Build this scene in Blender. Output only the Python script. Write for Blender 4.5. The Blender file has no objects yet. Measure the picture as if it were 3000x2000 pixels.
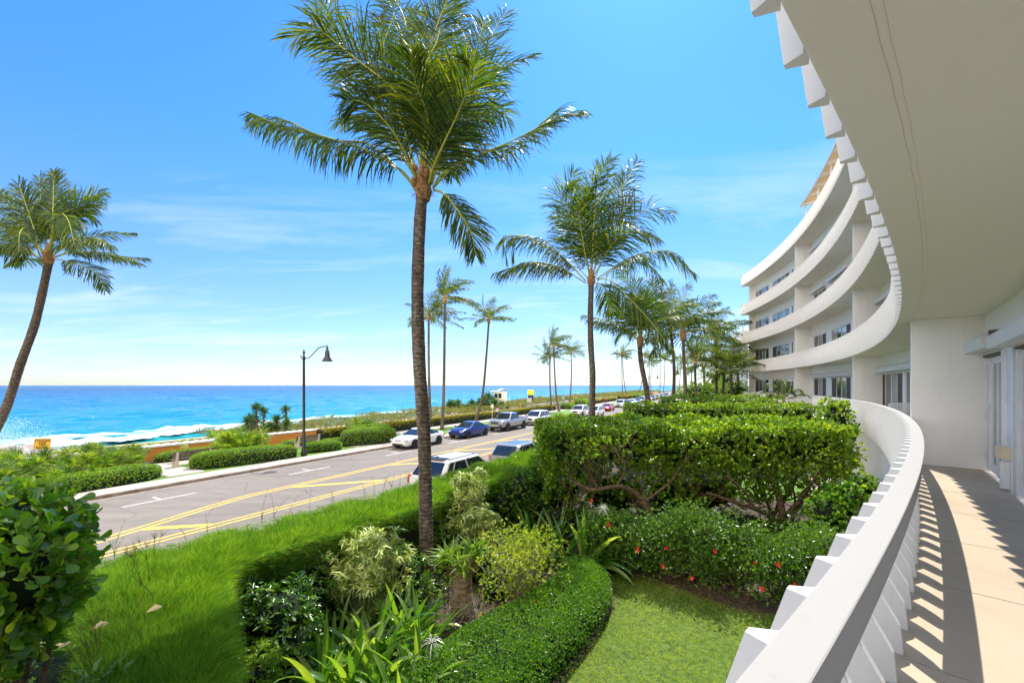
import bpy, math, random
import numpy as np
from mathutils import Vector, Matrix
R0 = np.random.default_rng(11)
random.seed(5)
SC = bpy.context.scene
COL = SC.collection
EYE, FOC, HZ = 4.85, 1250.0, 1127.5
K = 1.27551

def G(px, py, z):
    Y = FOC * (EYE - z) / (py - HZ)
    return np.array([(px - 1500) / FOC * Y, Y, z])
def D(x, y, z): return G(x * K, y * K, z)
def AT(x, y, Y):
    """world point at depth Y seen at (x, y) of the 2352 px wide view"""
    return np.array([(x * K - 1500) / FOC * Y, Y, EYE - (y * K - HZ) / FOC * Y])

# ------------------------------------------------------------------ meshes
class MB:
    def __init__(s): s.v = []; s.f = []; s.n = 0
    def add(s, v, f, mi=0):
        v = np.asarray(v, float).reshape(-1, 3)
        if isinstance(f, np.ndarray):
            s.f.append((f + s.n, mi))
        else:
            by = {}
            for q in f: by.setdefault(len(q), []).append(q)
            for q in by.values(): s.f.append((np.array(q) + s.n, mi))
        s.v.append(v); s.n += len(v); return s
    def box(s, c, size, rz=0.0, mi=0, tilt=0.0):
        x, y, z = [q / 2 for q in size]
        v = np.array([[i, j, k] for k in (-z, z) for j in (-y, y) for i in (-x, x)])
        if tilt:
            ct, st = math.cos(tilt), math.sin(tilt)
            v = np.c_[v[:, 0] * ct + v[:, 2] * st, v[:, 1], -v[:, 0] * st + v[:, 2] * ct]
        cz, sz = math.cos(rz), math.sin(rz)
        v = np.c_[v[:, 0] * cz - v[:, 1] * sz, v[:, 0] * sz + v[:, 1] * cz, v[:, 2]] + np.array(c)
        s.add(v, [(0, 2, 3, 1), (4, 5, 7, 6), (0, 1, 5, 4), (2, 6, 7, 3), (0, 4, 6, 2), (1, 3, 7, 5)], mi)
        return s
    def loft(s, rings, closed=True, cap=True, mi=0):
        rings = np.asarray(rings, float); m, k = rings.shape[:2]
        i = np.arange(m - 1)[:, None] * k; j = np.arange(k if closed else k - 1)[None, :]
        j2 = (j + 1) % k
        f = np.stack([i + j, i + j2, i + k + j2, i + k + j], -1).reshape(-1, 4)
        s.add(rings.reshape(-1, 3), f, mi)
        if cap and closed:
            s.f.append((np.array([list(range(k))[::-1]]) + s.n - m * k, mi))
            s.f.append((np.array([list(range(k))]) + s.n - k, mi))
        return s
    def tube(s, pts, rad, k=8, mi=0, cap=True):
        pts = np.asarray(pts, float)
        rad = np.full(len(pts), rad) if np.isscalar(rad) else np.asarray(rad, float)
        t = np.gradient(pts, axis=0); t /= np.linalg.norm(t, axis=1)[:, None] + 1e-9
        up = np.array([0.0, 0, 1]) if abs(t[0][2]) < .9 else np.array([1.0, 0, 0])
        rings = []; a = np.linspace(0, 2 * np.pi, k, endpoint=False)
        for p, d, r in zip(pts, t, rad):
            x = np.cross(up, d); x /= np.linalg.norm(x) + 1e-9; y = np.cross(d, x); up = y if abs(np.dot(d, [0, 0, 1])) > .2 else np.array([0., 0, 1])
            if abs(np.dot(up, d)) > .95: up = np.array([1., 0, 0])
            rings.append(p + r * (np.cos(a)[:, None] * x + np.sin(a)[:, None] * y)); up = y
        return s.loft(rings, cap=cap, mi=mi)
    def lathe(s, prof, c=(0, 0, 0), k=16, mi=0):
        a = np.linspace(0, 2 * np.pi, k, endpoint=False)
        rings = [np.c_[r * np.cos(a), r * np.sin(a), np.full(k, z)] + np.array(c) for r, z in prof]
        return s.loft(rings, mi=mi)
    def prism(s, poly, z0, z1, mi=0):
        p = np.asarray(poly, float)
        return s.loft([np.c_[p, np.full(len(p), z0)], np.c_[p, np.full(len(p), z1)]], mi=mi)
    def build(s, name, mat, parent=None, smooth=False):
        me = bpy.data.meshes.new(name)
        v = np.concatenate(s.v) if s.v else np.zeros((0, 3))
        me.vertices.add(len(v)); me.vertices.foreach_set('co', v.ravel())
        idx = np.concatenate([f.ravel() for f, _ in s.f]).astype(np.int32)
        tot = np.concatenate([np.full(len(f), f.shape[1]) for f, _ in s.f])
        mis = np.concatenate([np.full(len(f), m) for f, m in s.f]).astype(np.int32)
        me.loops.add(len(idx)); me.loops.foreach_set('vertex_index', idx)
        me.polygons.add(len(tot))
        me.polygons.foreach_set('loop_start', np.concatenate([[0], np.cumsum(tot)[:-1]]).astype(np.int32))
        me.polygons.foreach_set('material_index', mis)
        m0 = mat[0] if isinstance(mat, (list, tuple)) else mat
        me.polygons.foreach_set('use_smooth', np.full(len(tot), bool(smooth or m0.get('leaf'))))
        me.update(calc_edges=True); me.validate()
        for m in (mat if isinstance(mat, (list, tuple)) else [mat]): me.materials.append(m)
        o = bpy.data.objects.new(name, me); COL.objects.link(o)
        if parent: o.parent = parent
        return o

def tag(o, label=None, cat=None, group=None, kind=None):
    for k, v in (('label', label), ('category', cat), ('group', group), ('kind', kind)):
        if v: o[k] = v
    return o
def empty(name, loc=(0, 0, 0), rz=0.0, **k):
    o = bpy.data.objects.new(name, None); COL.objects.link(o)
    o.location = tuple(float(q) for q in loc); o.rotation_euler = (0, 0, rz); o.empty_display_size = .2
    return tag(o, **k)
def copy_tree(o, parent=None):
    c = o.copy(); COL.objects.link(c); c.parent = parent
    for ch in list(o.children): copy_tree(ch, c)
    return c
def bevel(o, w=.01, seg=2):
    m = o.modifiers.new('b', 'BEVEL'); m.width = w; m.segments = seg; m.limit_method = 'ANGLE'; m.angle_limit = .6
    return o

# --------------------------------------------------------------- materials
def newmat(name):
    m = bpy.data.materials.new(name); m.use_nodes = True; nt = m.node_tree
    return m, nt, nt.nodes['Principled BSDF'], nt.nodes['Material Output']
def N(nt, t, **kw):
    n = nt.nodes.new(t)
    for k, v in kw.items():
        if k.startswith('i_'):
            key = k[2:]; n.inputs[int(key) if key.isdigit() else key.replace('_', ' ')].default_value = v
        else: setattr(n, k, v)
    return n
def L(nt, a, b): nt.links.new(a, b)
def ramp(nt, stops, fac=None):
    r = nt.nodes.new('ShaderNodeValToRGB'); e = r.color_ramp.elements
    while len(e) > 1: e.remove(e[-1])
    e[0].position = stops[0][0]; e[0].color = (*stops[0][1], 1)
    for p, c in stops[1:]:
        q = e.new(p); q.color = (*c, 1)
    if fac is not None: L(nt, fac, r.inputs[0])
    return r
def noise(nt, scale, detail=4, rough=.6, vec=None, dist=0.0):
    n = N(nt, 'ShaderNodeTexNoise', i_Scale=scale, i_Detail=detail, i_Roughness=rough, i_Distortion=dist)
    if vec is not None: L(nt, vec, n.inputs['Vector'])
    return n
def pos(nt): return N(nt, 'ShaderNodeNewGeometry').outputs['Position']
def mapped(nt, sc=(1, 1, 1), rot=0.0):
    m = N(nt, 'ShaderNodeMapping'); m.inputs['Scale'].default_value = sc; m.inputs['Rotation'].default_value = (0, 0, rot)
    L(nt, pos(nt), m.inputs[0]); return m.outputs[0]
def mat(name, c1, c2=None, scale=3.0, rough=.6, bump=0.0, bscale=40.0, spec=.4, metal=0.0, c3=None, vec=None, detail=5):
    m, nt, b, o = newmat(name)
    b.inputs['Roughness'].default_value = rough; b.inputs['Metallic'].default_value = metal
    b.inputs['Specular IOR Level'].default_value = spec
    v = vec(nt) if vec else pos(nt)
    if c2 is None: b.inputs['Base Color'].default_value = (*c1, 1)
    else:
        n = noise(nt, scale, detail, .6, v)
        st = [(.32, c1), (.68, c2)] if c3 is None else [(.3, c1), (.52, c2), (.75, c3)]
        L(nt, ramp(nt, st, n.outputs[0]).outputs[0], b.inputs['Base Color'])
    if bump:
        bn = noise(nt, bscale, 4, .6, v); bp = N(nt, 'ShaderNodeBump', i_Strength=min(1, bump), i_Distance=.01 * max(1, bump))
        L(nt, bn.outputs[0], bp.inputs['Height']); L(nt, bp.outputs[0], b.inputs['Normal'])
    return m
def leafmat(name, cols, trans=.35, rough=.35, spec=.5, tcol=None, pscale=.8, vein=None):
    """foliage: colour differs leaf by leaf (random per island) and patch by patch"""
    m, nt, b, o = newmat(name)
    g = N(nt, 'ShaderNodeNewGeometry')
    n = noise(nt, pscale, 3, .6, g.outputs['Position'])
    mx = N(nt, 'ShaderNodeMath', operation='MULTIPLY_ADD'); mx.inputs[1].default_value = .55
    L(nt, g.outputs['Random Per Island'], mx.inputs[0])
    ms = N(nt, 'ShaderNodeMath', operation='MULTIPLY'); ms.inputs[1].default_value = .5
    L(nt, n.outputs[0], ms.inputs[0]); L(nt, ms.outputs[0], mx.inputs[2])
    st = [(i / (len(cols) - 1) * .72 + .14, c) for i, c in enumerate(cols)]
    r = ramp(nt, st, mx.outputs[0])
    L(nt, r.outputs[0], b.inputs['Base Color'])
    b.inputs['Roughness'].default_value = rough; b.inputs['Specular IOR Level'].default_value = spec
    t = N(nt, 'ShaderNodeBsdfTranslucent')
    hs = N(nt, 'ShaderNodeMix', data_type='RGBA', blend_type='MULTIPLY'); hs.inputs[0].default_value = 1
    L(nt, r.outputs[0], hs.inputs[6]); hs.inputs[7].default_value = (*(tcol or (2.6, 2.4, .7)), 1)
    L(nt, hs.outputs[2], t.inputs[0])
    m['leaf'] = 1
    mixs = N(nt, 'ShaderNodeMixShader'); mixs.inputs[0].default_value = trans
    L(nt, b.outputs[0], mixs.inputs[1]); L(nt, t.outputs[0], mixs.inputs[2]); L(nt, mixs.outputs[0], o.inputs[0])
    return m
# ------------------------------------------------------------ road frame
U = np.array([math.sin(math.radians(28.9)), math.cos(math.radians(28.9))]); NV = np.array([-U[1], U[0]])
def RN(s, n, z=0.0):
    b = .052; e = max(0.0, s - 55.0)
    off = b * e * e / 60.0 if e < 30 else b * (e - 15.0)
    p = U * s + NV * (n + off)
    return np.array([p[0], p[1], z])
def road_heading(s):
    a = RN(s - .5, 0); b = RN(s + .5, 0); return math.atan2(b[1] - a[1], b[0] - a[0])
# --------------------------------------------------- building polar frame
# arc of the facade: BC centre, BR radius of the rail's inner edge.  Radii are quoted with that edge at 71.0 and
# bearings along the arc from the balcony at -50.24 degrees, 71 m being the nominal radius.
BC = np.array([-49.298, 56.411]); BR = 74.654; BA = math.degrees(math.atan2(-BC[1], -BC[0]))
def PB(r, a, z=0.0):
    a = math.radians(BA + (a + 50.24) * 71.0 / BR); r = r - 71.0 + BR
    return np.array([BC[0] + r * math.cos(a), BC[1] + r * math.sin(a), z])
def AP(px, r):
    """bearing of the circle of radius r seen at photo column px"""
    r = r - 71.0 + BR; k = (px - 1500) / FOC; a = k * k + 1; b = -2 * (k * BC[0] + BC[1]); c = BC @ BC - r * r
    Y = (-b + math.sqrt(b * b - 4 * a * c)) / 2 / a
    return (math.degrees(math.atan2(Y - BC[1], k * Y - BC[0])) - BA) * BR / 71.0 - 50.24
def arc(mb, prof, a0, a1, da=.5, mi=0):
    n = max(2, int(abs(a1 - a0) / da) + 1)
    rings = []
    for a in np.linspace(a0, a1, n): rings.append([PB(r, a, z) for r, z in prof])
    return mb.loft(rings, mi=mi)
# ================================================================ camera, light, sky
cam = bpy.data.cameras.new('camera'); cam.lens = 15.0; cam.sensor_width = 36.0; cam.shift_y = .0425
cam.clip_start = .05; cam.clip_end = 30000
co = bpy.data.objects.new('camera', cam); COL.objects.link(co); co.location = (0, 0, EYE)
co.rotation_euler = (math.radians(90), 0, 0); SC.camera = co
SUN_AZ, SUN_EL = 19.0, 56.0           # azimuth east of the view axis (+Y), elevation
sd = bpy.data.lights.new('sun', 'SUN'); sd.energy = 2.15; sd.angle = math.radians(.5); sd.color = (1, .955, .88)
so = bpy.data.objects.new('sun', sd); COL.objects.link(so)
az, el = math.radians(SUN_AZ), math.radians(SUN_EL)
sv = Vector((math.sin(az) * math.cos(el), math.cos(az) * math.cos(el), math.sin(el)))
so.rotation_euler = sv.to_track_quat('Z', 'Y').to_euler()
W = bpy.data.worlds.new('World'); SC.world = W; W.use_nodes = True
nt = W.node_tree; nt.nodes.clear()
sky = N(nt, 'ShaderNodeTexSky', sky_type='NISHITA', sun_disc=False, sun_elevation=el, sun_rotation=az,
        altitude=0.0, air_density=1.0, dust_density=.25, ozone_density=2.5)
tc = N(nt, 'ShaderNodeTexCoord'); sx = N(nt, 'ShaderNodeSeparateXYZ'); L(nt, tc.outputs['Generated'], sx.inputs[0])
# thin high cloud: noise over the cloud plane (direction divided by its height)
dv = N(nt, 'ShaderNodeMath', operation='ADD'); dv.inputs[1].default_value = .12; L(nt, sx.outputs[2], dv.inputs[0])
vm = N(nt, 'ShaderNodeVectorMath', operation='DIVIDE'); cb = N(nt, 'ShaderNodeCombineXYZ')
for i in range(3): L(nt, dv.outputs[0], cb.inputs[i])
L(nt, tc.outputs['Generated'], vm.inputs[0]); L(nt, cb.outputs[0], vm.inputs[1])
mp = N(nt, 'ShaderNodeMapping'); mp.inputs['Scale'].default_value = (.55, 1.5, 0); mp.inputs['Rotation'].default_value = (0, 0, .25); mp.inputs['Location'].default_value = (3.1, 1.7, 0)
L(nt, vm.outputs[0], mp.inputs[0])
cn = noise(nt, 1.1, 9, .62, mp.outputs[0], .6)
cr = ramp(nt, [(.50, (0, 0, 0)), (.86, (.8, .8, .8))], cn.outputs[0])
lo = ramp(nt, [(.0, (1, 1, 1)), (.30, (.75, .75, .75)), (.48, (.22, .22, .22)), (.8, (.18, .18, .18))], sx.outputs[2])
cm = N(nt, 'ShaderNodeMath', operation='MULTIPLY'); L(nt, cr.outputs[0], cm.inputs[0]); L(nt, lo.outputs[0], cm.inputs[1])
tint = ramp(nt, [(0, (.32, .36, .44)), (.06, (.31, .36, .45)), (.18, (.27, .36, .50)), (.45, (.18, .40, .63)), (.8, (.17, .43, .73)), (1, (.5, .7, .9))], sx.outputs[2])
hs = N(nt, 'ShaderNodeMix', data_type='RGBA', blend_type='MULTIPLY'); hs.inputs[0].default_value = 1
L(nt, sky.outputs[0], hs.inputs[6]); L(nt, tint.outputs[0], hs.inputs[7])
mx = N(nt, 'ShaderNodeMix', data_type='RGBA'); L(nt, cm.outputs[0], mx.inputs[0]); L(nt, hs.outputs[2], mx.inputs[6])
mx.inputs[7].default_value = (2.75, 2.95, 3.2, 1)
# unseen bright cloud added behind the viewer to fill shaded walls and ceiling
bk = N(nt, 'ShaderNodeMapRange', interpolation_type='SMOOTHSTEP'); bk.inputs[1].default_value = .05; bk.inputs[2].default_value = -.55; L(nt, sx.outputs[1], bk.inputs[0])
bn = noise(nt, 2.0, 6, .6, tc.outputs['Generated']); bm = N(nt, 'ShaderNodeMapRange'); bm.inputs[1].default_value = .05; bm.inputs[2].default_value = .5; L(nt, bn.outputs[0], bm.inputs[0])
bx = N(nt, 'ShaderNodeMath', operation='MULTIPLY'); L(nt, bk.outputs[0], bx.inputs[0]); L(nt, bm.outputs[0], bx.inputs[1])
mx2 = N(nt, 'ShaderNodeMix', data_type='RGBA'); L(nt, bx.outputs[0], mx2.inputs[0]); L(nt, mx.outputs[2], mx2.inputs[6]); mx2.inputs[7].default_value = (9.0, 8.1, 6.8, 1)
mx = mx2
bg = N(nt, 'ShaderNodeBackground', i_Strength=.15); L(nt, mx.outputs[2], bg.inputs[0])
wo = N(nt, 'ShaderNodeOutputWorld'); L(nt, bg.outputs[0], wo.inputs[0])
SC.view_settings.view_transform = 'Standard'; SC.view_settings.look = 'None'; SC.view_settings.exposure = 1.55
SC.view_settings.gamma = 1; SC.cycles.max_bounces = 9; SC.cycles.transparent_max_bounces = 8; SC.cycles.use_denoising = True
SC.cycles.diffuse_bounces = 7

# ================================================================ setting: ground, road, sea
def strip(mb, n0, n1, z0, z1, s0, s1, ds=2.0, mi=0):
    S = np.arange(s0, s1 + ds * .5, ds)
    a = np.array([RN(s, n0, z0) for s in S]); b = np.array([RN(s, n1, z1) for s in S]); m = len(S)
    i = np.arange(m - 1)
    mb.add(np.r_[a, b], np.stack([i, i + 1, i + 1 + m, i + m], -1), mi)
    return mb
def solid_strip(mb, n0, n1, z0, z1, s0, s1, ds=2.0, mi=0):
    S = np.arange(s0, s1 + ds * .5, ds)
    rings = [[RN(s, n0, z0), RN(s, n1, z0), RN(s, n1, z1), RN(s, n0, z1)] for s in S]
    return mb.loft(rings, mi=mi)

def ground_mat():
    m, nt, b, o = newmat('soil_and_sand'); b.inputs['Roughness'].default_value = .95
    n1 = noise(nt, .35, 5); n2 = noise(nt, 9, 5)
    a = ramp(nt, [(.35, (.030, .020, .014)), (.6, (.07, .048, .032)), (.8, (.13, .095, .065))], n2.outputs[0])
    L(nt, a.outputs[0], b.inputs['Base Color'])
    bp = N(nt, 'ShaderNodeBump', i_Strength=.7, i_Distance=.03); L(nt, n2.outputs[0], bp.inputs['Height']); L(nt, bp.outputs[0], b.inputs['Normal'])
    return m
M_soil = ground_mat()
g = MB()
nb = [(-400, .19), (-30, .19), (8.9, .19), (9.9, .06), (10.3, -.04), (24.3, -.04), (24.4, .08), (31, .08), (36, .3), (42, .1), (50, -.7), (57, -1.5), (66, -2.6), (9000, -6)]
S = list(np.arange(-40, 130, 4)) + [160, 220, 320, 520, 1000, 2500, 9000]
S = [-6000, -300, -90] + S
verts = [[RN(s, n, z) for n, z in nb] for s in S]
g.loft(verts, closed=False, cap=False)
tag(g.build('ground', M_soil, smooth=True), kind='structure')

def asphalt():
    m, nt, b, o = newmat('asphalt'); b.inputs['Roughness'].default_value = .85; b.inputs['Specular IOR Level'].default_value = .25
    n1 = noise(nt, 60, 4); n2 = noise(nt, 1.2, 5, .6, mapped(nt, (.25, 1.6, 1), math.radians(-61.1)))
    mx = N(nt, 'ShaderNodeMath', operation='MULTIPLY_ADD'); mx.inputs[1].default_value = .35; L(nt, n1.outputs[0], mx.inputs[0])
    m2 = N(nt, 'ShaderNodeMath', operation='MULTIPLY'); m2.inputs[1].default_value = .65; L(nt, n2.outputs[0], m2.inputs[0]); L(nt, m2.outputs[0], mx.inputs[2])
    r = ramp(nt, [(.34, (.168, .145, .122)), (.5, (.204, .178, .150)), (.66, (.245, .213, .180))], mx.outputs[0])
    L(nt, r.outputs[0], b.inputs['Base Color'])
    # hairline cracks, patched and oil-darkened areas
    vo = N(nt, 'ShaderNodeTexVoronoi', feature='DISTANCE_TO_EDGE', i_Scale=.42); dn = noise(nt, 1.7, 5, .7); av = N(nt, 'ShaderNodeVectorMath', operation='MULTIPLY_ADD'); av.inputs[1].default_value = (.9, .9, 0)
    L(nt, dn.outputs['Color'], av.inputs[0]); L(nt, pos(nt), av.inputs[2]); L(nt, av.outputs[0], vo.inputs['Vector'])
    ck = ramp(nt, [(0, (.55, .55, .55)), (.010, (1, 1, 1))], vo.outputs['Distance']); st = noise(nt, .5, 5, .65); sr = ramp(nt, [(.30, (.72, .71, .70)), (.42, (1, 1, 1)), (.72, (1.08, 1.07, 1.05))], st.outputs[0])
    m1 = N(nt, 'ShaderNodeMix', data_type='RGBA', blend_type='MULTIPLY'); m1.inputs[0].default_value = 1; L(nt, r.outputs[0], m1.inputs[6]); L(nt, ck.outputs[0], m1.inputs[7])
    m2_ = N(nt, 'ShaderNodeMix', data_type='RGBA', blend_type='MULTIPLY'); m2_.inputs[0].default_value = 1; L(nt, m1.outputs[2], m2_.inputs[6]); L(nt, sr.outputs[0], m2_.inputs[7]); L(nt, m2_.outputs[2], b.inputs['Base Color'])
    bp = N(nt, 'ShaderNodeBump', i_Strength=.4, i_Distance=.006); L(nt, n1.outputs[0], bp.inputs['Height']); L(nt, bp.outputs[0], b.inputs['Normal'])
    return m
M_asph = asphalt()
rd = strip(MB(), 10.2, 24.05, 0, 0, -30, 700, 2.0)
tag(rd.build('road', M_asph), kind='structure')
M_yel = mat('road_paint_yellow', (.40, .29, .10), (.68, .46, .08), 9, .75, c3=(.76, .54, .11))
M_wht = mat('road_paint_white', (.42, .40, .37), (.68, .67, .64), 9, .75, c3=(.76, .75, .72))
M_conc = mat('concrete', (.40, .35, .29), (.52, .46, .38), 1.3, .85, bump=.6, bscale=60)
M_kerb = mat('kerb_concrete', (.13, .09, .06), (.32, .25, .19), 1.6, .85, bump=.6, bscale=30)
M_gutter = mat('gutter_concrete', (.24, .21, .185), (.32, .28, .25), 1.5, .85)
# painted lines
yl = MB()
def pline(mb, pts, w, z=.006):
    pts = np.asarray(pts, float); t = np.gradient(pts, axis=0); t /= np.linalg.norm(t, axis=1)[:, None]
    nn = np.c_[-t[:, 1], t[:, 0]]; a = pts - nn * w / 2; b = pts + nn * w / 2
    A = np.array([RN(p[0], p[1], z) for p in a]); B = np.array([RN(p[0], p[1], z) for p in b]); m = len(pts); i = np.arange(m - 1)
    mb.add(np.r_[A, B], np.stack([i, i + 1, i + 1 + m, i + m], -1))
def far_n(s): return float(np.interp(s, [-5, 0.9, 9.8, 11], [16.35, 16.35, 18.95, 19.15]))
Ss = np.r_[np.arange(-20, 60, 1.0), np.arange(60, 500, 4.0)]
for d in (-.16, .16): pline(yl, [(s, far_n(s) + d) for s in Ss], .13)
for d in (-.16, .16): pline(yl, [(s, 16.1 + d) for s in Ss], .13, .008)
s0 = 6.6
while s0 < 160:
    pline(yl, [(s0, far_n(s0) - .2), (s0 + 1.3 + .6 * (far_n(s0 + 1) > 18.5) * 3.2, 16.3)] if s0 < 9 else [(s0, 18.95), (s0 + 3.1, 16.28)], .34, .0075)
    s0 += 6.1 if s0 < 9 else 6.4
tag(yl.build('yellow_road_markings', M_yel), kind='structure')
wl = MB()
for k in range(-1, 12):
    s = 1.6 + 7.05 * k
    pline(wl, [(s - 1.3, 21.75), (s + 1.3, 21.75)], .10)
    pline(wl, [(s, 21.8), (s, 22.25)], .10) if False else wl.add([RN(s - .05, 21.8, .006), RN(s + .05, 21.8, .006), RN(s + .05, 22.5, .006), RN(s - .05, 22.5, .006)], [(0, 1, 2, 3)])
tag(wl.build('white_parking_markings', M_wht), kind='structure')
tag(strip(MB(), 23.85, 24.12, .005, .005, -30, 400).build('gutter', M_gutter), kind='structure')
tag(bevel(solid_strip(MB(), 24.1, 24.28, -.1, .15, -30, 300).build('kerb', M_kerb), .02), kind='structure')
sw = MB()
for k in range(-12, 90):
    solid_strip(sw, 24.29, 25.6 if k * 2.0 < 27 else 25.3, -.05, .148, k * 2.0, k * 2.0 + 1.985, 1.985)
tag(sw.build('sidewalk', M_conc), kind='structure')
tag(solid_strip(MB(), 10.05, 10.25, -.1, .13, -30, 200).build('near_kerb', M_kerb), kind='structure')
tag(strip(MB(), 8.9, 10.04, .2, .12, -30, 200).build('near_sidewalk', M_conc), kind='structure')
pth = MB()
solid_strip(pth, 29.6, 31.2, -.05, .12, -20, 250, 2.0)
for s in (5.2, 17.3):       # cross paths at the benches
    pth.prism([RN(s + 5.5, 26.1)[:2], RN(s + 7.2, 26.1)[:2], RN(s + 7.2, 29.6)[:2], RN(s + 5.5, 29.6)[:2]][::-1], .02, .13)
tag(pth.build('path', M_conc), kind='structure')
M_verge = mat('verge_grass', (.06, .15, .015), (.13, .26, .03), 6, .9, bump=2, bscale=90, c3=(.22, .34, .05))
tag(strip(strip(MB(), 25.3, 29.6, .14, .10, 27, 300), 25.6, 29.6, .10, .10, -20, 27).build('grass_verge', M_verge), kind='structure')
M_dune = mat('dune_sand', (.30, .22, .12), (.48, .38, .22), 2, .95, bump=2, bscale=20)
tag(strip(strip(MB(), 33.5, 50, .32, -.6, -60, 400), 50, 58, -.6, -1.45, -60, 400).build('beach', M_dune), kind='structure')

def sea_mat():
    m, nt, b, o = newmat('sea_water')
    p = pos(nt)
    d = N(nt, 'ShaderNodeVectorMath', operation='DOT_PRODUCT'); d.inputs[1].default_value = (NV[0], NV[1], 0); L(nt, p, d.inputs[0])
    nz = noise(nt, .012, 4, .6, mapped(nt, (1, 3, 1), math.radians(-61)))
    ad = N(nt, 'ShaderNodeMath', operation='MULTIPLY_ADD'); ad.inputs[1].default_value = 120; L(nt, nz.outputs[0], ad.inputs[0]); L(nt, d.outputs['Value'], ad.inputs[2])
    mr = N(nt, 'ShaderNodeMapRange'); mr.inputs[1].default_value = 120; mr.inputs[2].default_value = 900; L(nt, ad.outputs[0], mr.inputs[0])
    r = ramp(nt, [(0, (.006, .34, .38)), (.05, (.002, .25, .40)), (.18, (.001, .175, .37)), (.45, (.001, .105, .28)), (1, (.001, .06, .19))], mr.outputs[0])
    wv = mapped(nt, (.30, 1.0, 1), -.15)
    f1 = noise(nt, 1.1, 9, .76, wv, .2); f2 = noise(nt, .03, 3, .5, wv)
    # streaks of wave light and shade put into the water colour
    wave_shade = ramp(nt, [(.38, (.6, .72, .82)), (.58, (1.1, 1.05, 1.0))], f1.outputs[0]); ml = N(nt, 'ShaderNodeMix', data_type='RGBA', blend_type='MULTIPLY'); ml.inputs[0].default_value = 1
    L(nt, r.outputs[0], ml.inputs[6]); L(nt, wave_shade.outputs[0], ml.inputs[7])
    mm = N(nt, 'ShaderNodeMath', operation='MULTIPLY_ADD'); mm.inputs[1].default_value = .30; L(nt, f2.outputs[0], mm.inputs[0]); L(nt, f1.outputs[0], mm.inputs[2])
    fr = ramp(nt, [(.775, (0, 0, 0)), (.84, (1, 1, 1))], mm.outputs[0])
    mx = N(nt, 'ShaderNodeMix', data_type='RGBA'); L(nt, fr.outputs[0], mx.inputs[0]); L(nt, ml.outputs[2], mx.inputs[6]); mx.inputs[7].default_value = (.70, .78, .82, 1)
    L(nt, mx.outputs[2], b.inputs['Base Color'])
    b.inputs['Roughness'].default_value = .22; b.inputs['IOR'].default_value = 1.33; b.inputs['Specular IOR Level'].default_value = .22
    h2 = noise(nt, 1.6, 6, .7, mapped(nt, (.8, 1.2, 1), .2)); bp2 = N(nt, 'ShaderNodeBump', i_Strength=1.0, i_Distance=.55); L(nt, h2.outputs[0], bp2.inputs['Height'])
    L(nt, bp2.outputs[0], b.inputs['Normal'])
    return m
M_sea = sea_mat()
# real swell: rows of the sheet spread with distance from the view so that near waves are fully modelled
rr_ = np.concatenate([42 * (1.0105 ** np.arange(0, 330)), [1600, 2200, 3500, 6000, 9500]])
aa_ = np.radians(np.concatenate([[-89, -80, -70, -60], np.linspace(-54, 40, 520), [55, 70]]))
X = rr_[:, None] * np.sin(aa_)[None]; Yy = rr_[:, None] * np.cos(aa_)[None]
nn_ = X * NV[0] + Yy * NV[1]
Zs = np.full_like(X, -1.5); rgw = np.random.default_rng(2)
for k in range(26):
    lam = 2.6 * 1.17 ** k * .9; th = math.radians(150) + rgw.normal() * .75; A_ = .011 * lam ** .95 * math.exp(-lam / 30)
    fade = np.clip(lam / (rr_[:, None] * .0105 * 3.0) - .3, 0, 1)
    ph = rgw.random() * 6.28; w_ = 2 * math.pi / lam; arg = w_ * (X * math.cos(th) + Yy * math.sin(th)) + ph + .8 * np.sin(X / (lam * 2.3) + k)
    Zs += fade * A_ * (.9 - 2 * np.abs(np.sin(arg / 2)) ** 1.3)
Zs = np.where(nn_ < 56.5, -1.62, Zs)
ss = MB(); ss.loft(np.stack([X, Yy, Zs], -1), closed=False, cap=False)
tag(ss.build('sea', M_sea, smooth=True), kind='structure')
# ================================================================ apartment building
def plaster(name, c1, c2, streak=0.0):
    m, nt, b, o = newmat(name); b.inputs['Roughness'].default_value = .78; b.inputs['Specular IOR Level'].default_value = .3
    n1 = noise(nt, .9, 6, .65); n2 = noise(nt, 90, 3); n3 = noise(nt, 4.5, 7, .72, mapped(nt, (1.6, 1.6, .16)))
    r = ramp(nt, [(.3, c1), (.7, c2)], n1.outputs[0])
    g = ramp(nt, [(.30, (.80, .77, .72)), (.46, (1, 1, 1))], n3.outputs[0]); ml = N(nt, 'ShaderNodeMix', data_type='RGBA', blend_type='MULTIPLY'); ml.inputs[0].default_value = streak
    L(nt, r.outputs[0], ml.inputs[6]); L(nt, g.outputs[0], ml.inputs[7]); L(nt, ml.outputs[2], b.inputs['Base Color'])
    bp = N(nt, 'ShaderNodeBump', i_Strength=.35, i_Distance=.004); L(nt, n2.outputs[0], bp.inputs['Height']); L(nt, bp.outputs[0], b.inputs['Normal'])
    return m
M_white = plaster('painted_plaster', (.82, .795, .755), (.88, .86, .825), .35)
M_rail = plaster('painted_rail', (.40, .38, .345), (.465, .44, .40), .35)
M_soff = plaster('soffit_plaster', (.86, .795, .68), (.90, .845, .745), .12)
M_inner = plaster('rail_inner_plaster', (.50, .42, .32), (.60, .52, .41))
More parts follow.
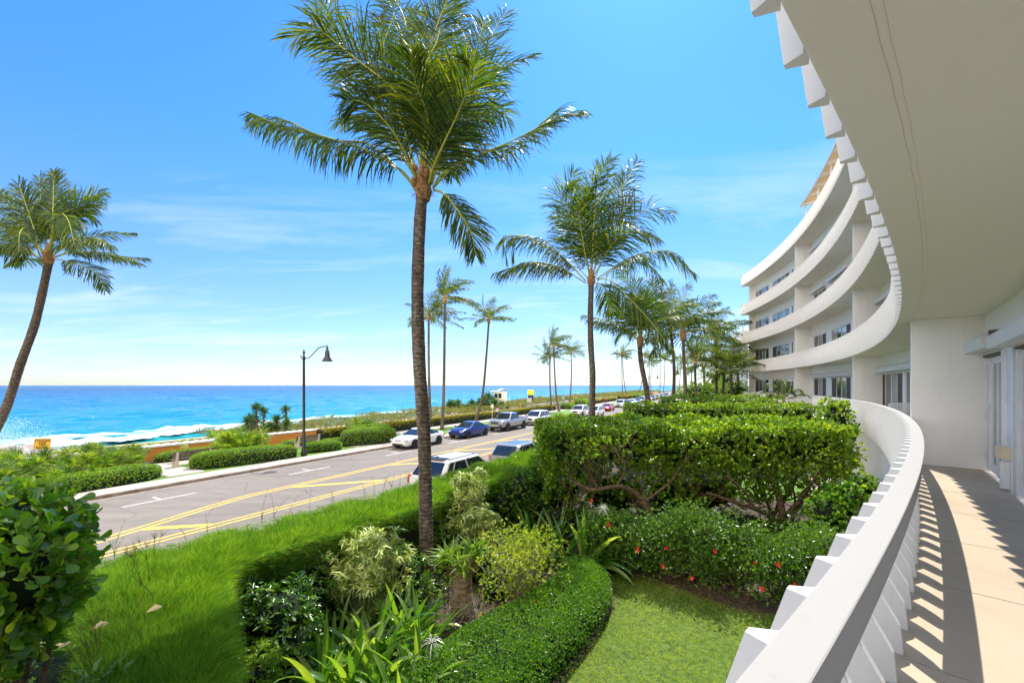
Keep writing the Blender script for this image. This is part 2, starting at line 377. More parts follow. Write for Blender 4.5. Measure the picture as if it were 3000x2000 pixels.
def floor_mat():
    m, nt, b, o = newmat('balcony_floor'); b.inputs['Roughness'].default_value = .8; b.inputs['Specular IOR Level'].default_value = .3
    n1 = noise(nt, 1.1, 6, .6); n2 = noise(nt, 45, 5, .7)
    ad = N(nt, 'ShaderNodeMath', operation='MULTIPLY_ADD'); ad.inputs[1].default_value = .5; L(nt, n2.outputs[0], ad.inputs[0])
    ml = N(nt, 'ShaderNodeMath', operation='MULTIPLY'); ml.inputs[1].default_value = .55; L(nt, n1.outputs[0], ml.inputs[0]); L(nt, ml.outputs[0], ad.inputs[2])
    r = ramp(nt, [(.36, (.43, .335, .225)), (.52, (.51, .41, .285)), (.68, (.58, .475, .345))], ad.outputs[0]); L(nt, r.outputs[0], b.inputs['Base Color'])
    bp = N(nt, 'ShaderNodeBump', i_Strength=.6, i_Distance=.004); L(nt, n2.outputs[0], bp.inputs['Height']); L(nt, bp.outputs[0], b.inputs['Normal'])
    return m
M_floor = floor_mat()
M_pane = mat('window_glass', (.025, .028, .030), rough=.04, spec=.9)
M_pane2 = mat('window_glass_curtain', (.16, .17, .16), (.26, .28, .27), 2.5, rough=.05, spec=.8)
M_alu = mat('white_aluminium', (.66, .66, .65), (.74, .74, .73), 3, .4)
M_brown = mat('dark_shutter', (.035, .018, .014), (.05, .028, .02), 5, .5)
M_trk = mat('dark_track', (.06, .055, .05), rough=.5)

bld = empty('apartment_building', PB(71.5, -45, 0), label='white curved apartment block with stacked ribbed concrete balconies', cat='building')
bld.location = (0, 0, 0)
ZF = [3.27 + 3.05 * i for i in range(5)]
A0, A1 = -58.0, AP(2169, 70.8)
PITCH = math.degrees(.36 / 70.9)
for li, zf in enumerate(ZF):
    # slab with its soffit, floor topping
    sl = MB(); arc(sl, [(70.79, zf - .17), (72.4, zf - .17), (72.4, zf - .006), (70.79, zf - .006)], A0, A1, .4)
    sl.build('slab', M_soff, bld)
    fl = MB(); arc(fl, [(70.80, zf - .003), (71.98, zf - .003), (71.98, zf), (70.80, zf)], A0, A1, .4)
    fl.build('balcony_floor', M_floor, bld)
    # parapet: rail beam and folded louvres
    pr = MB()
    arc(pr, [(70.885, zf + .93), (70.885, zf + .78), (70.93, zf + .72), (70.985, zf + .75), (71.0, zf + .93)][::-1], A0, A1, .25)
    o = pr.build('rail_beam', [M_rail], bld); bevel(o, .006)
    if li == 0: pass
    lv = MB()
    # (height, tip radius, root radius, tip offset along, far root offset along)
    st_ = [(.925, 70.825, 70.89, .012, .094), (.74, 70.765, 70.895, .03, .08), (.56, 70.71, 70.89, .05, .07), (.40, 70.67, 70.86, .06, .055), (.30, 70.662, 70.83, .06, .055),
           (.10, 70.68, 70.81, .05, .07), (-.20, 70.72, 70.79, .02, .085)]
    ho_ = np.array(st_)[::-1]; SS_ = [tuple([h] + [float(np.interp(h, ho_[:, 0], ho_[:, j])) for j in range(1, 5)]) for h in np.linspace(.925, -.20, 9)]
    ft_ = [(.42, 70.80, .06), (.16, 70.95, .055), (.0, 70.965, .055)]
    dgm = math.degrees(1 / 70.9)
    for k in range(int((A1 - A0) / PITCH)):
        a = A0 + k * PITCH
        lv.loft([[PB(ri, a, zf + h), PB(rt, a + to * dgm, zf + h), PB(rt, a + (to + .03) * dgm, zf + h), PB(ri, a + fo * dgm, zf + h)] for h, rt, ri, _t, fo in SS_ for to in ((ri - rt) * .28,)][::-1])
        if li < 2:
            lv.loft([[PB(70.79, a + .004 * dgm, zf + h), PB(70.79, a + .06 * dgm, zf + h), PB(r, a + w * dgm, zf + h), PB(r, a + .01 * dgm, zf + h)] for h, r, w in ft_])
    o = lv.build('louvre_panels', M_white, bld)
# hairline cracks along the soffit over the near balcony and joints in its floor
for r_, w_ in ((70.99, .0030), (71.02, .002)):
    ck = MB(); A_s = np.arange(-52, -39.3, .12); wob = [(.004 * math.sin(x * 1.1 + r_ * 9) + .002 * math.sin(x * 17)) for x in A_s]
    ck.loft([[PB(r_ + q, a, ZF[1] - .1725), PB(r_ + q + w_, a, ZF[1] - .1725)] for a, q in zip(A_s, wob)], closed=False, cap=False); ck.build('soffit_crack', mat('crack_line', (.62, .55, .45), rough=.9), bld)
jn = MB()
for a in np.arange(-51, -39.5, 1.15): arc(jn, [(70.95, ZF[0] + .002), (71.95, ZF[0] + .002), (71.95, ZF[0] + .0028), (70.95, ZF[0] + .0028)], a, a + .006)
arc(jn, [(71.48, ZF[0] + .003), (71.486, ZF[0] + .003), (71.486, ZF[0] + .0036), (71.48, ZF[0] + .0036)], -52, -39.4, .3); jn.build('floor_joints', mat('joint_filler', (.50, .42, .33), rough=.9), bld)
# partitions
PART = [-58.5, AP(2658, 70.95), AP(2494, 70.95), AP(2327, 70.95)]; AE = AP(2207, 72.0)
for li in range(-1, 4):
    zf = ZF[li] if li >= 0 else .2; zt = ZF[li + 1] - .172
    for a in PART[1:] if li else PART:
        w = math.degrees(.075 / 71)
        p = MB(); arc(p, [(71.0 if li >= 0 else 71.05, zf + .004), (72.1, zf + .004), (72.1, zt), (71.0 if li >= 0 else 71.05, zt)], a - w, a + w, .2)
        bevel(p.build('partition_wall', M_white, bld), .008)
    # end wall
    p = MB(); arc(p, [(71.55, zf + .004), (73.5, zf + .004), (73.5, zt), (71.55, zt)], AE - .25, AE, .2); 
    p.build('end_wall', M_white, bld)

def seg_wall(li, a0, a1, opens):
    """facade between two angles with openings [(a0,a1,h0,h1)] left free"""
    zf = ZF[li] if li >= 0 else .2; zt = (ZF[li + 1]) - .172
    mb = MB(); cur = a0
    for (o0, o1, h0, h1) in sorted(opens):
        if o0 > cur + .01: arc(mb, [(72.0, zf + .002), (72.25, zf + .002), (72.25, zt), (72.0, zt)], cur, o0, .5)
        if h0 > .05: arc(mb, [(72.0, zf + .002), (72.25, zf + .002), (72.25, zf + h0), (72.0, zf + h0)], o0, o1, .5)
        arc(mb, [(72.0, zf + h1), (72.25, zf + h1), (72.25, zt), (72.0, zt)], o0, o1, .5)
        cur = o1
    if a1 > cur + .01: arc(mb, [(72.0, zf + .002), (72.25, zf + .002), (72.25, zt), (72.0, zt)], cur, a1, .5)
    mb.build('wall', M_white, bld)
def opening(li, o, n, door=False, shutters=(), curtain=True):
    a0, a1, h0, h1 = o; zf = ZF[li] if li >= 0 else .2; dg = math.degrees(1 / 72.0)
    fr = MB(); t = .06 * dg
    def seg(x0, x1, z0, z1, r0=72.03, r1=72.11): arc(fr, [(r0, z0), (r1, z0), (r1, z1), (r0, z1)], x0, x1, .6)
    z0, z1 = zf + max(h0, .01), zf + h1
    seg(a0, a0 + t, z0, z1); seg(a1 - t, a1, z0, z1); seg(a0 + t, a1 - t, z1 - .06, z1); seg(a0 + t, a1 - t, z0, z0 + .06)
    xs = np.linspace(a0 + t, a1 - t, n + 1)
    for x in xs[1:-1]: seg(x - t * .45, x + t * .45, z0 + .06, z1 - .06, 72.035, 72.10)
    f = fr.build('sliding_door' if door else 'window', M_alu, bld)
    pn = MB()
    for i in range(n):
        mi = 1 if i in shutters else (2 if (curtain and i % 2 == 1) else 0)
        arc(pn, [(72.06 if not (mi == 1) else 72.045, z0 + .05), (72.075, z0 + .05), (72.075, z1 - .05), (72.06 if not (mi == 1) else 72.045, z1 - .05)], xs[i], xs[i + 1], .8, mi)
    pn.build('pane', [M_pane, M_brown, M_pane2], f)
    return f
def shutter_box(li, a0, a1, h):
    zf = ZF[li] if li >= 0 else .2
    mb = MB(); arc(mb, [(71.99, zf + h), (71.99, zf + h + .29), (71.88, zf + h + .295), (71.72, zf + h + .17), (71.74, zf + h + .0)][::-1], a0, a1, .5)
    bevel(mb.build('shutter_box', M_alu, bld), .006)
a_ = lambda px: AP(px, 72.0)
for li in range(0, 4):
    # far bay: strip windows
    w = [(a_(2324), a_(2317)), (a_(2312), a_(2262)), (a_(2252), a_(2212))]
    w = [(min(q), max(q), .75 if li else .45, 2.15) for q in w]
    seg_wall(li, PART[3] + .07, AE - .25, w)
    for q, n in zip(w, (1, 4, 4)): opening(li, q, n, shutters=(n - 1,) if n > 1 and li < 2 else ())
    # middle bay: two doors
    w = [(a_(2492), a_(2434)), (a_(2420), a_(2383))]
    w = [(min(q), max(q), .02 if li == 0 else .55, 2.08) for q in w]
    seg_wall(li, PART[2] + .07, PART[3] - .07, w)
    for q, n in zip(w, (4, 3)): opening(li, q, n, door=li == 0, shutters=(0, n - 1) if li == 0 else (0,))
    if li != 1:
        for q in w: shutter_box(li, q[0] - .12, q[1] + .12, 2.10)
    # second bay
    w = [(a_(2644), a_(2573))]; w = [(min(q), max(q), .02, 2.1) for q in w]; w.append((PART[1] + .35, w[0][0] - .25, .02, 2.1))
    seg_wall(li, PART[1] + .07, PART[2] - .07, w)
    opening(li, w[0], 4, door=True, shutters=(0, 3)); opening(li, w[1], 3, door=True, shutters=(0,))
    if li < 2:
        shutter_box(li, w[0][0] - .12, w[0][1] + .3, 2.12); shutter_box(li, w[1][0] - .1, w[1][1] + .1, 2.12)
    else: shutter_box(li, w[1][0], w[0][1], 2.12)
# near bay (the balcony in the foreground)
dA = (a_(2944), a_(2868)); dB = (a_(2976) - 4.4, a_(2976))
w = [(min(dA), max(dA), .02, 2.13), (dB[0], dB[1], .02, 2.13)]
seg_wall(0, -58.4, PART[1] - .07, w)
for li in (1, 2, 3): seg_wall(li, -58.4, PART[1] - .07, [])
seg_wall(-1, PART[1] + .07, PART[2] - .07, [(PART[1] + .8, PART[1] + 3.2, .02, 2.2), (PART[1] + 5.2, PART[1] + 7.6, .02, 2.2)])
opening(-1, (PART[1] + .8, PART[1] + 3.2, .02, 2.2), 3, True); opening(-1, (PART[1] + 5.2, PART[1] + 7.6, .02, 2.2), 3, True)
seg_wall(-1, -58.4, PART[1] - .07, []); seg_wall(-1, PART[2] + .07, PART[3] - .07, []); seg_wall(-1, PART[3] + .07, AE - .25, [])
dg = math.degrees(1 / 72.0)
def near_door(q, leaves):
    """folding glazed door in a deep white frame with shutter tracks"""
    a0, a1, h0, h1 = q; zf = ZF[0]; fr = MB()
    def seg(x0, x1, z0, z1, r0, r1, mi=0): arc(fr, [(r0, z0), (r1, z0), (r1, z1), (r0, z1)], x0, x1, .6, mi)
    z0, z1 = zf + .004, zf + h1
    for x0, x1 in ((a0, a0 + .05 * dg), (a1 - .05 * dg, a1)): seg(x0, x1, z0, z1, 71.965, 72.12)
    for x0, x1 in ((a0 + .052 * dg, a0 + .085 * dg), (a1 - .085 * dg, a1 - .052 * dg)): seg(x0, x1, z0, z1 - .05, 72.0, 72.12, 1)
    for x0, x1 in ((a0 + .087 * dg, a0 + .19 * dg), (a1 - .19 * dg, a1 - .087 * dg)): seg(x0, x1, z0, z1 - .05, 71.985, 72.12)
    seg(a0 + .052 * dg, a1 - .052 * dg, z1 - .05, z1, 71.985, 72.12, 1)
    f = fr.build('sliding_door', [M_alu, M_trk], bld)
    xs = np.linspace(a0 + .19 * dg, a1 - .19 * dg, leaves + 1); pn = MB(); lf = MB()
    for i in range(leaves):
        x0, x1 = xs[i] + .004 * dg, xs[i + 1] - .004 * dg; r0 = 72.02 + .025 * (i % 2)
        for (u0, u1, v0, v1) in ((x0, x0 + .09 * dg, z0 + .02, z1 - .06), (x1 - .09 * dg, x1, z0 + .02, z1 - .06), (x0 + .09 * dg, x1 - .09 * dg, z0 + .02, z0 + .17), (x0 + .09 * dg, x1 - .09 * dg, z1 - .17, z1 - .06)):
            arc(lf, [(r0, v0), (r0 + .045, v0), (r0 + .045, v1), (r0, v1)], u0, u1, .6)
        arc(pn, [(r0 + .02, z0 + .17), (r0 + .03, z0 + .17), (r0 + .03, z1 - .17), (r0 + .02, z1 - .17)], x0 + .09 * dg, x1 - .09 * dg, .6)
    lf.build('door_leaf', M_alu, f); pn.build('pane', M_pane2, f)
    return f, xs
q = w[1]
fA, xs = near_door((w[0][0], w[0][1], .02, 2.13), 3)
hd = MB(); hx = xs[2] - .05 * dg
hd.tube([PB(72.02, hx, ZF[0] + .95), PB(71.96, hx, ZF[0] + .97), PB(71.96, hx, ZF[0] + 1.17), PB(72.02, hx, ZF[0] + 1.19)], .011, 6)
hd.build('handle', M_alu, fA)
fB, xs = near_door((w[1][0], w[1][1], .02, 2.13), 5)
shutter_box(0, w[0][0] - .05 * dg, w[0][1] + .12 * dg, 2.17)
shutter_box(0, w[1][0] - .1, w[1][1] - .02 * dg + .12 * dg, 2.12)
mb = MB(); mb.box(PB(71.9, w[0][0] - .09 * dg, ZF[0] + 2.36), (.16, .14, .16), math.radians(-41)); mb.build('torn_box_end', mat('rusted_foam', (.06, .05, .04), (.22, .17, .12), 40, .9, bump=3, bscale=60), bld)
# conduit and socket on the pier between the doors
px_ = (w[0][0] + w[1][1]) / 2
mb = MB(); mb.tube([PB(71.96, px_, ZF[0] + 2.12), PB(71.96, px_ + .02, ZF[0] + 1.9), PB(71.965, px_, ZF[0] + 1.6), PB(71.965, px_, ZF[0] + .62)], .014, 6)
for h in (1.85, 1.35, .8): arc(mb, [(71.94, ZF[0] + h), (72.0, ZF[0] + h), (72.0, ZF[0] + h + .02), (71.94, ZF[0] + h + .02)], px_ - .03, px_ + .03)
mb.build('conduit', M_alu, bld)
mb = MB(); arc(mb, [(71.86, ZF[0] + .48), (72.0, ZF[0] + .48), (72.0, ZF[0] + .66), (71.86, ZF[0] + .66)], px_ - .07, px_ + .07); bevel(mb.build('socket_box', mat('yellowed_plastic', (.62, .50, .30), (.70, .60, .42), 8, .5), bld), .01)
mb = MB(); arc(mb, [(71.90, ZF[0] + .02), (72.0, ZF[0] + .02), (72.0, ZF[0] + .44), (71.90, ZF[0] + .44)], px_ - .05, px_ + .05); bevel(mb.build('downpipe_cover', M_alu, bld), .015)
# rear wing seen past the far end, roof edge
mb = MB(); mb.box((29.2, 52, 5.7), (3.0, 3, 11.4), .1); mb.box((27.9, 51.2, 11.6), (.4, .4, .5), .2); bevel(mb.build('rear_wing', M_white, bld), .03)
# roof awning
aw = empty('roof_awning', PB(71.2, -33, 0), label='cream and orange striped awning on white posts on top of the building', cat='awning'); aw.location = (0, 0, 0)
aa0, aa1 = AP(2500, 71.1), AP(2354, 71.1); zt = ZF[4]
cv = MB(); na = 15; xs = np.linspace(aa0, aa1, na + 1)
for i in range(na):
    mb_ = cv; arc(mb_, [(70.9, zt + 2.12), (73.6, zt + 2.62), (73.6, zt + 2.66), (70.9, zt + 2.16)], xs[i], xs[i + 1] - .0, .7, i % 2)
cv.build('canopy', [leafmat('awning_cream', [(.80, .76, .66), (.84, .80, .70)], .4, .8, .2, tcol=(1.1, 1.05, .95)), leafmat('awning_orange', [(.78, .68, .48), (.82, .72, .52)], .4, .8, .2, tcol=(1.1, 1.0, .85))], aw)
fm = MB(); arc(fm, [(70.84, zt + 2.02), (70.9, zt + 2.02), (70.9, zt + 2.2), (70.84, zt + 2.2)], aa0, aa1, .5)
for x in xs[::1]: fm.tube([PB(70.92, x, zt + 2.09), PB(73.6, x, zt + 2.6)], .03, 5)
fm.build('awning_frame', M_alu, aw)
for px in (2360, 2396, 2434, 2468):
    a = AP(px, 71.1); mb = MB(); mb.box(PB(71.1, a, zt + 1.04), (.09, .09, 2.08), math.radians(a)); mb.build('post', M_alu, aw)
# ================================================================ foliage helpers
def nrm(v): return v / (np.linalg.norm(v, axis=-1, keepdims=True) + 1e-9)
TPL = {
 'obov': (np.array([[0, 0, 0], [.42, .20, .04], [.80, .34, .08], [1, 0, -.02], [.80, -.34, .08], [.42, -.20, .04], [.6, 0, 0]]),
          [(0, 6, 2, 1), (6, 3, 2), (0, 5, 4, 6), (6, 4, 3)]),
 'spoon': (np.array([[0, 0, 0], [.30, .09, .01], [.58, .21, .04], [.80, .27, .05], [.94, .18, .03], [1, 0, 0], [.94, -.18, .03], [.80, -.27, .05], [.58, -.21, .04], [.30, -.09, .01], [.55, 0, -.02], [.82, 0, -.01]]),
          [(0, 10, 2, 1), (10, 11, 3, 2), (11, 5, 4, 3), (0, 9, 8, 10), (10, 8, 7, 11), (11, 7, 6, 5)]),
 'oval': (np.array([[0, 0, 0], [.45, .24, .05], [1, 0, -.03], [.45, -.24, .05]]), [(0, 2, 1), (0, 3, 2)]),
 'blade': (np.array([[0, .5, 0], [0, -.5, 0], [1, 0, 0]]), [(0, 1, 2)]),
 'lance': (np.array([[0, .25, 0], [0, -.25, 0], [.45, .5, .10], [.45, -.5, .10], [1, 0, -.12]]), [(0, 1, 3, 2), (2, 3, 4)]),
}
def leaves(mb, P, Dv, Nv, Ln, Wd, tpl='obov', mi=0, curl=0.0):
    """one leaf per row: P base point, Dv axis, Nv rough face normal"""
    P = np.asarray(P, float); n = len(P)
    if not n: return
    Dv = nrm(Dv); S = nrm(np.cross(Nv, Dv)); Nn = np.cross(Dv, S)
    T, F = TPL[tpl]; Ln = np.broadcast_to(Ln, n)[:, None, None]; Wd = np.broadcast_to(Wd, n)[:, None, None]
    x = T[None, :, 0:1] * Ln; y = T[None, :, 1:2] * (Wd if tpl in ('blade', 'lance') else Wd); z = T[None, :, 2:3] * Ln
    if curl: z = z - curl * (T[None, :, 0:1] ** 2) * Ln
    V = P[:, None] + x * Dv[:, None] + y * S[:, None] + z * Nn[:, None]
    k = len(T); base = (np.arange(n) * k)[:, None]
    first = True
    off = mb.n
    mb.v.append(V.reshape(-1, 3)); mb.n += n * k
    for q in F: mb.f.append((base + np.array(q)[None] + off, mi))
def rdir(n, rg=R0):
    v = rg.normal(size=(n, 3)); return nrm(v)
def rosettes(mb, C, A, per, Ln, Wd, tpl='obov', open_=.9, rg=R0, jit=.25, mi=0, curl=0.0):
    """leaf rosettes: C centres, A outward axes"""
    n = len(C); C = np.repeat(C, per, 0); A = nrm(np.repeat(A, per, 0))
    r = rdir(n * per, rg); r = nrm(r - (r * A).sum(1, keepdims=True) * A)
    op = open_ * (1 + jit * rg.normal(size=(n * per, 1)))
    d = nrm(A + r * op); ln = Ln * rg.uniform(.5, 1.25, n * per)
    P_ = C + rg.normal(scale=Ln * .18, size=C.shape); N_ = A + .3 * rdir(n * per, rg)
    leaves(mb, P_, d, N_, ln, Wd * ln / Ln, tpl, mi, curl)
    return P_, d, N_, ln
def box_points(n, x0, x1, y0, y1, z0, z1, rg=R0, faces='TFLRB', depth=.14, wob=.15):
    """points near the faces of a box with outward directions"""
    ar = {'T': (x1 - x0) * (y1 - y0), 'F': (x1 - x0) * (z1 - z0), 'B': (x1 - x0) * (z1 - z0), 'L': (y1 - y0) * (z1 - z0), 'R': (y1 - y0) * (z1 - z0)}
    tot = sum(ar[f] for f in faces); P = []; A = []
    for f in faces:
        m = int(n * ar[f] / tot); u = rg.random((m, 3)); p = np.array([x0, y0, z0]) + u * np.array([x1 - x0, y1 - y0, z1 - z0])
        d = np.abs(rg.normal(scale=depth, size=m)); a = np.zeros((m, 3))
        if f == 'T': p[:, 2] = z1 - d; a[:, 2] = 1
        if f == 'F': p[:, 1] = y0 + d; a[:, 1] = -1; a[:, 2] = .5
        if f == 'B': p[:, 1] = y1 - d; a[:, 1] = 1; a[:, 2] = .5
        if f == 'L': p[:, 0] = x0 + d; a[:, 0] = -1; a[:, 2] = .5
        if f == 'R': p[:, 0] = x1 - d; a[:, 0] = 1; a[:, 2] = .5
        P.append(p); A.append(a)
    P = np.concatenate(P); A = np.concatenate(A)
    P += wob * np.c_[np.sin(P[:, 1] * 2.1 + P[:, 2] * 3), np.sin(P[:, 0] * 1.7 + P[:, 2] * 2.3), np.sin(P[:, 0] * 2.6) * np.cos(P[:, 1] * 2.2)]
    return P, nrm(A + .45 * rg.normal(size=A.shape))
def blob_points(n, c, r, rg=R0, shell=.25, lump=.18, zmin=-1.0):
    d = rdir(int(n * 1.6), rg); d = d[d[:, 2] > zmin][:n]
    k = 1 + lump * (np.sin(d[:, 0] * 5 + c[0]) * np.cos(d[:, 1] * 4 + c[1] * 3) + .6 * np.sin(d[:, 2] * 7 + c[0] * 2 + d[:, 0] * 4))
    f = (1 - shell * rg.random(len(d)) ** 1.5) * k
    return np.array(c) + d * np.array(r) * f[:, None], nrm(d + np.array([0, 0, .35]) + .35 * rg.normal(size=d.shape))
def curve(pts, n):
    """smooth curve through the points (Catmull-Rom)"""
    p = np.asarray(pts, float); m = len(p)
    q = np.vstack([2 * p[0] - p[1], p, 2 * p[-1] - p[-2]]); out = []
    for t in np.linspace(0, m - 1 - 1e-6, n):
        i = int(t); f = t - i; a, b, c, d = q[i:i + 4]
        out.append(.5 * ((2 * b) + (c - a) * f + (2 * a - 5 * b + 4 * c - d) * f * f + (3 * b - a - 3 * c + d) * f ** 3))
    return np.array(out)
def limb(mb, p, d, ln, r, depth, rg, spread=.7, up=.25, k=6, tips=None):
    p = np.asarray(p, float); d = nrm(np.asarray(d, float)); n = 5; pts = [p]; q = p.copy(); dd = d.copy()
    for i in range(n):
        dd = nrm(dd + .16 * rg.normal(size=3) + np.array([0, 0, up * .12])); q = q + dd * ln / n; pts.append(q.copy())
    mb.tube(np.array(pts), np.linspace(r, r * .62, n + 1), k)
    if depth <= 0:
        if tips is not None: tips.append((q, dd))
        return
    for i in range(2 + (rg.random() < .5)):
        limb(mb, q, dd + spread * rg.normal(size=3) + np.array([0, 0, up]), ln * rg.uniform(.6, .85), r * .6, depth - 1, rg, spread, up, max(4, k - 1), tips)

# foliage materials
M_pitt = leafmat('pittosporum_leaf', [(.030, .085, .010), (.075, .165, .014), (.17, .29, .02), (.36, .43, .04)], .40, .28, .6)
M_big = leafmat('large_spoon_leaf', [(.025, .09, .014), (.06, .17, .018), (.13, .27, .022), (.32, .43, .03)], .38, .28, .6)
M_scheff = leafmat('schefflera_leaf', [(.018, .065, .010), (.042, .12, .016), (.09, .20, .02), (.26, .38, .04)], .25, .25, .6)
M_clip = leafmat('clipped_hedge_leaf', [(.05, .12, .010), (.10, .21, .014), (.18, .31, .02), (.30, .40, .04)], .35, .4, .4)
M_cas = leafmat('feathery_hedge_needles', [(.035, .095, .010), (.085, .19, .018), (.17, .31, .03), (.36, .44, .07)], .42, .6, .15, pscale=3.0, tcol=(2.0, 2.1, .5))
M_casin = mat('core_twig_shade', (.010, .018, .006), (.03, .045, .012), 14, .9)  # solid hedge core, shade between the twigs put into its near-black colour
M_dark = mat('core_leaf_shade', (.004, .010, .003), (.012, .028, .006), 20, .9)  # solid cores inside bushes, their inner shade painted as a near-black colour
M_var = leafmat('variegated_leaf', [(.06, .16, .025), (.22, .34, .05), (.60, .66, .18), (.80, .83, .38)], .25, .4, .4, tcol=(1.6, 1.5, .8), pscale=1.5)
M_strap = leafmat('strap_leaf', [(.030, .10, .014), (.075, .19, .022), (.17, .30, .04), (.38, .46, .10)], .38, .22, .7)
M_brom = leafmat('spiky_rosette_leaf', [(.05, .12, .012), (.11, .22, .02), (.20, .32, .03), (.30, .38, .05)], .4, .35, .5)
M_hib = leafmat('hibiscus_leaf', [(.022, .07, .010), (.05, .13, .014), (.11, .22, .02), (.24, .36, .03)], .35, .3, .5)
M_hiby = leafmat('sparse_shrub_leaf', [(.08, .15, .014), (.18, .27, .02), (.34, .42, .035), (.48, .52, .06)], .4, .35, .4)
M_palm = leafmat('palm_leaflet', [(.007, .022, .004), (.020, .048, .007), (.050, .088, .011), (.16, .18, .018)], .40, .42, .35, tcol=(3.8, 3.4, .5), pscale=.9)
M_rach = mat('palm_rachis', (.30, .34, .04), (.42, .42, .06), 3, .45)
M_grass = leafmat('lawn_blade', [(.10, .18, .012), (.22, .33, .02), (.36, .45, .03), (.50, .54, .08)], .35, .6, .2, pscale=2)
M_saw = leafmat('palmetto_leaflet', [(.03, .08, .012), (.06, .14, .02), (.14, .24, .03), (.36, .36, .08)], .4, .3, .5)
M_yuc = leafmat('yucca_leaf', [(.012, .04, .010), (.025, .075, .015), (.05, .12, .02), (.10, .18, .03)], .3, .35, .5)
M_dveg = leafmat('dune_scrub', [(.06, .09, .02), (.13, .17, .03), (.24, .23, .06), (.36, .30, .11)], .3, .7, .2, pscale=.3, tcol=(1.5, 1.4, .8))
M_grape = leafmat('sea_grape_leaf', [(.06, .13, .015), (.12, .22, .02), (.22, .32, .03), (.34, .36, .06)], .4, .4, .4)
M_fic = leafmat('ficus_hedge_leaf', [(.08, .10, .01), (.16, .18, .015), (.30, .28, .02), (.36, .24, .03)], .4, .4, .4, pscale=.4)
def bark(name, c1, c2, c3, vs=14):
    m, nt, b, o = newmat(name); b.inputs['Roughness'].default_value = .9; b.inputs['Specular IOR Level'].default_value = .2
    n1 = noise(nt, 5, 7, .7, mapped(nt, (2, 2, 3.5))); n2 = noise(nt, 1.6, 3)
    ad = N(nt, 'ShaderNodeMath', operation='MULTIPLY_ADD'); ad.inputs[1].default_value = .35; L(nt, n2.outputs[0], ad.inputs[0])
    ml = N(nt, 'ShaderNodeMath', operation='MULTIPLY'); ml.inputs[1].default_value = .65; L(nt, n1.outputs[0], ml.inputs[0]); L(nt, ml.outputs[0], ad.inputs[2])
    r = ramp(nt, [(.36, c1), (.5, c2), (.66, c3)], ad.outputs[0]); L(nt, r.outputs[0], b.inputs['Base Color'])
    wv = N(nt, 'ShaderNodeTexWave', wave_type='BANDS', bands_direction='Z', i_Scale=vs / 6.0, i_Distortion=3.0, i_Detail=3.0); L(nt, pos(nt), wv.inputs[0])
    bp = N(nt, 'ShaderNodeBump', i_Strength=.9, i_Distance=.02); L(nt, n1.outputs[0], bp.inputs['Height'])
    b2 = N(nt, 'ShaderNodeBump', i_Strength=.6, i_Distance=.015); L(nt, wv.outputs[1], b2.inputs['Height']); L(nt, bp.outputs[0], b2.inputs['Normal'])
    L(nt, b2.outputs[0], b.inputs['Normal']); return m
M_ptrunk = bark('palm_bark', (.035, .027, .022), (.12, .095, .075), (.36, .31, .25), 22)
M_bark = bark('shrub_bark', (.05, .032, .02), (.14, .09, .055), (.26, .19, .13))
M_twig = mat('pale_twig', (.34, .28, .22), (.52, .45, .38), 20, .8)
M_husk = bark('crown_fibre', (.16, .08, .03), (.32, .18, .08), (.48, .30, .15))

# ================================================================ palms
def frond(ml, mr, path, nl=56, Lf=.75, droop=.5, wid=.028, side=None, stiff=.8, rr=.028, rg=R0, start=.16):
    P = curve(path, 34); seg = np.linalg.norm(np.diff(P, axis=0), axis=1); cum = np.r_[0, np.cumsum(seg)]; tot = cum[-1]
    mr.tube(P, np.linspace(rr, rr * .18, len(P)), 5)
    t = np.linspace(start, .995, nl); idx = t * tot
    B = np.stack([np.interp(idx, cum, P[:, k]) for k in range(3)], 1)
    T = nrm(np.stack([np.interp(idx + .03, cum, P[:, k]) for k in range(3)], 1) - np.stack([np.interp(idx - .03, cum, P[:, k]) for k in range(3)], 1))
    if side is None: side = np.array([0, 1., 0])
    S = nrm(np.cross(T, np.cross(np.broadcast_to(side, T.shape), T)))
    prof = np.interp(t, [start, .3, .55, .85, 1], [.55, .95, 1.0, .72, .35]) * Lf
    for sg in (-1, 1):
        jt = rg.normal(scale=.10, size=(nl, 3))
        fw = np.interp(t, [0, .6, 1], [.45, .75, 1.6])[:, None]
        d0 = nrm(T * fw + sg * S * stiff + jt + np.array([0, 0, -droop * .35]))
        d1 = nrm(d0 + np.array([0, 0, -droop]) + rg.normal(scale=.12, size=(nl, 3)))
        d2 = nrm(d1 + np.array([0, 0, -droop * 1.3]) + rg.normal(scale=.16, size=(nl, 3)))
        ln = (prof * rg.uniform(.82, 1.12, nl))[:, None]
        a = B; b = a + d0 * ln * .4; c = b + d1 * ln * .35; e = c + d2 * ln * .25
        w = wid * rg.uniform(.8, 1.2, (nl, 1))
        wv = nrm(np.cross(d0, np.cross(T, d0) + .5 * rg.normal(size=(nl, 3)))) ; wv = nrm(T - (T * d0).sum(1, keepdims=True) * d0 + .35 * rg.normal(size=(nl, 3)))
        V = np.stack([a - wv * w * .3, a + wv * w * .3, b - wv * w * .5, b + wv * w * .5, c - wv * w * .38, c + wv * w * .38, e], 1)
        k = np.arange(nl)[:, None] * 7
        off = ml.n; ml.v.append(V.reshape(-1, 3)); ml.n += nl * 7
        ml.f.append((k + np.array([[0, 1, 3, 2]]) + off, 0)); ml.f.append((k + np.array([[2, 3, 5, 4]]) + off, 0)); ml.f.append((k + np.array([[4, 5, 6]]) + off, 0))
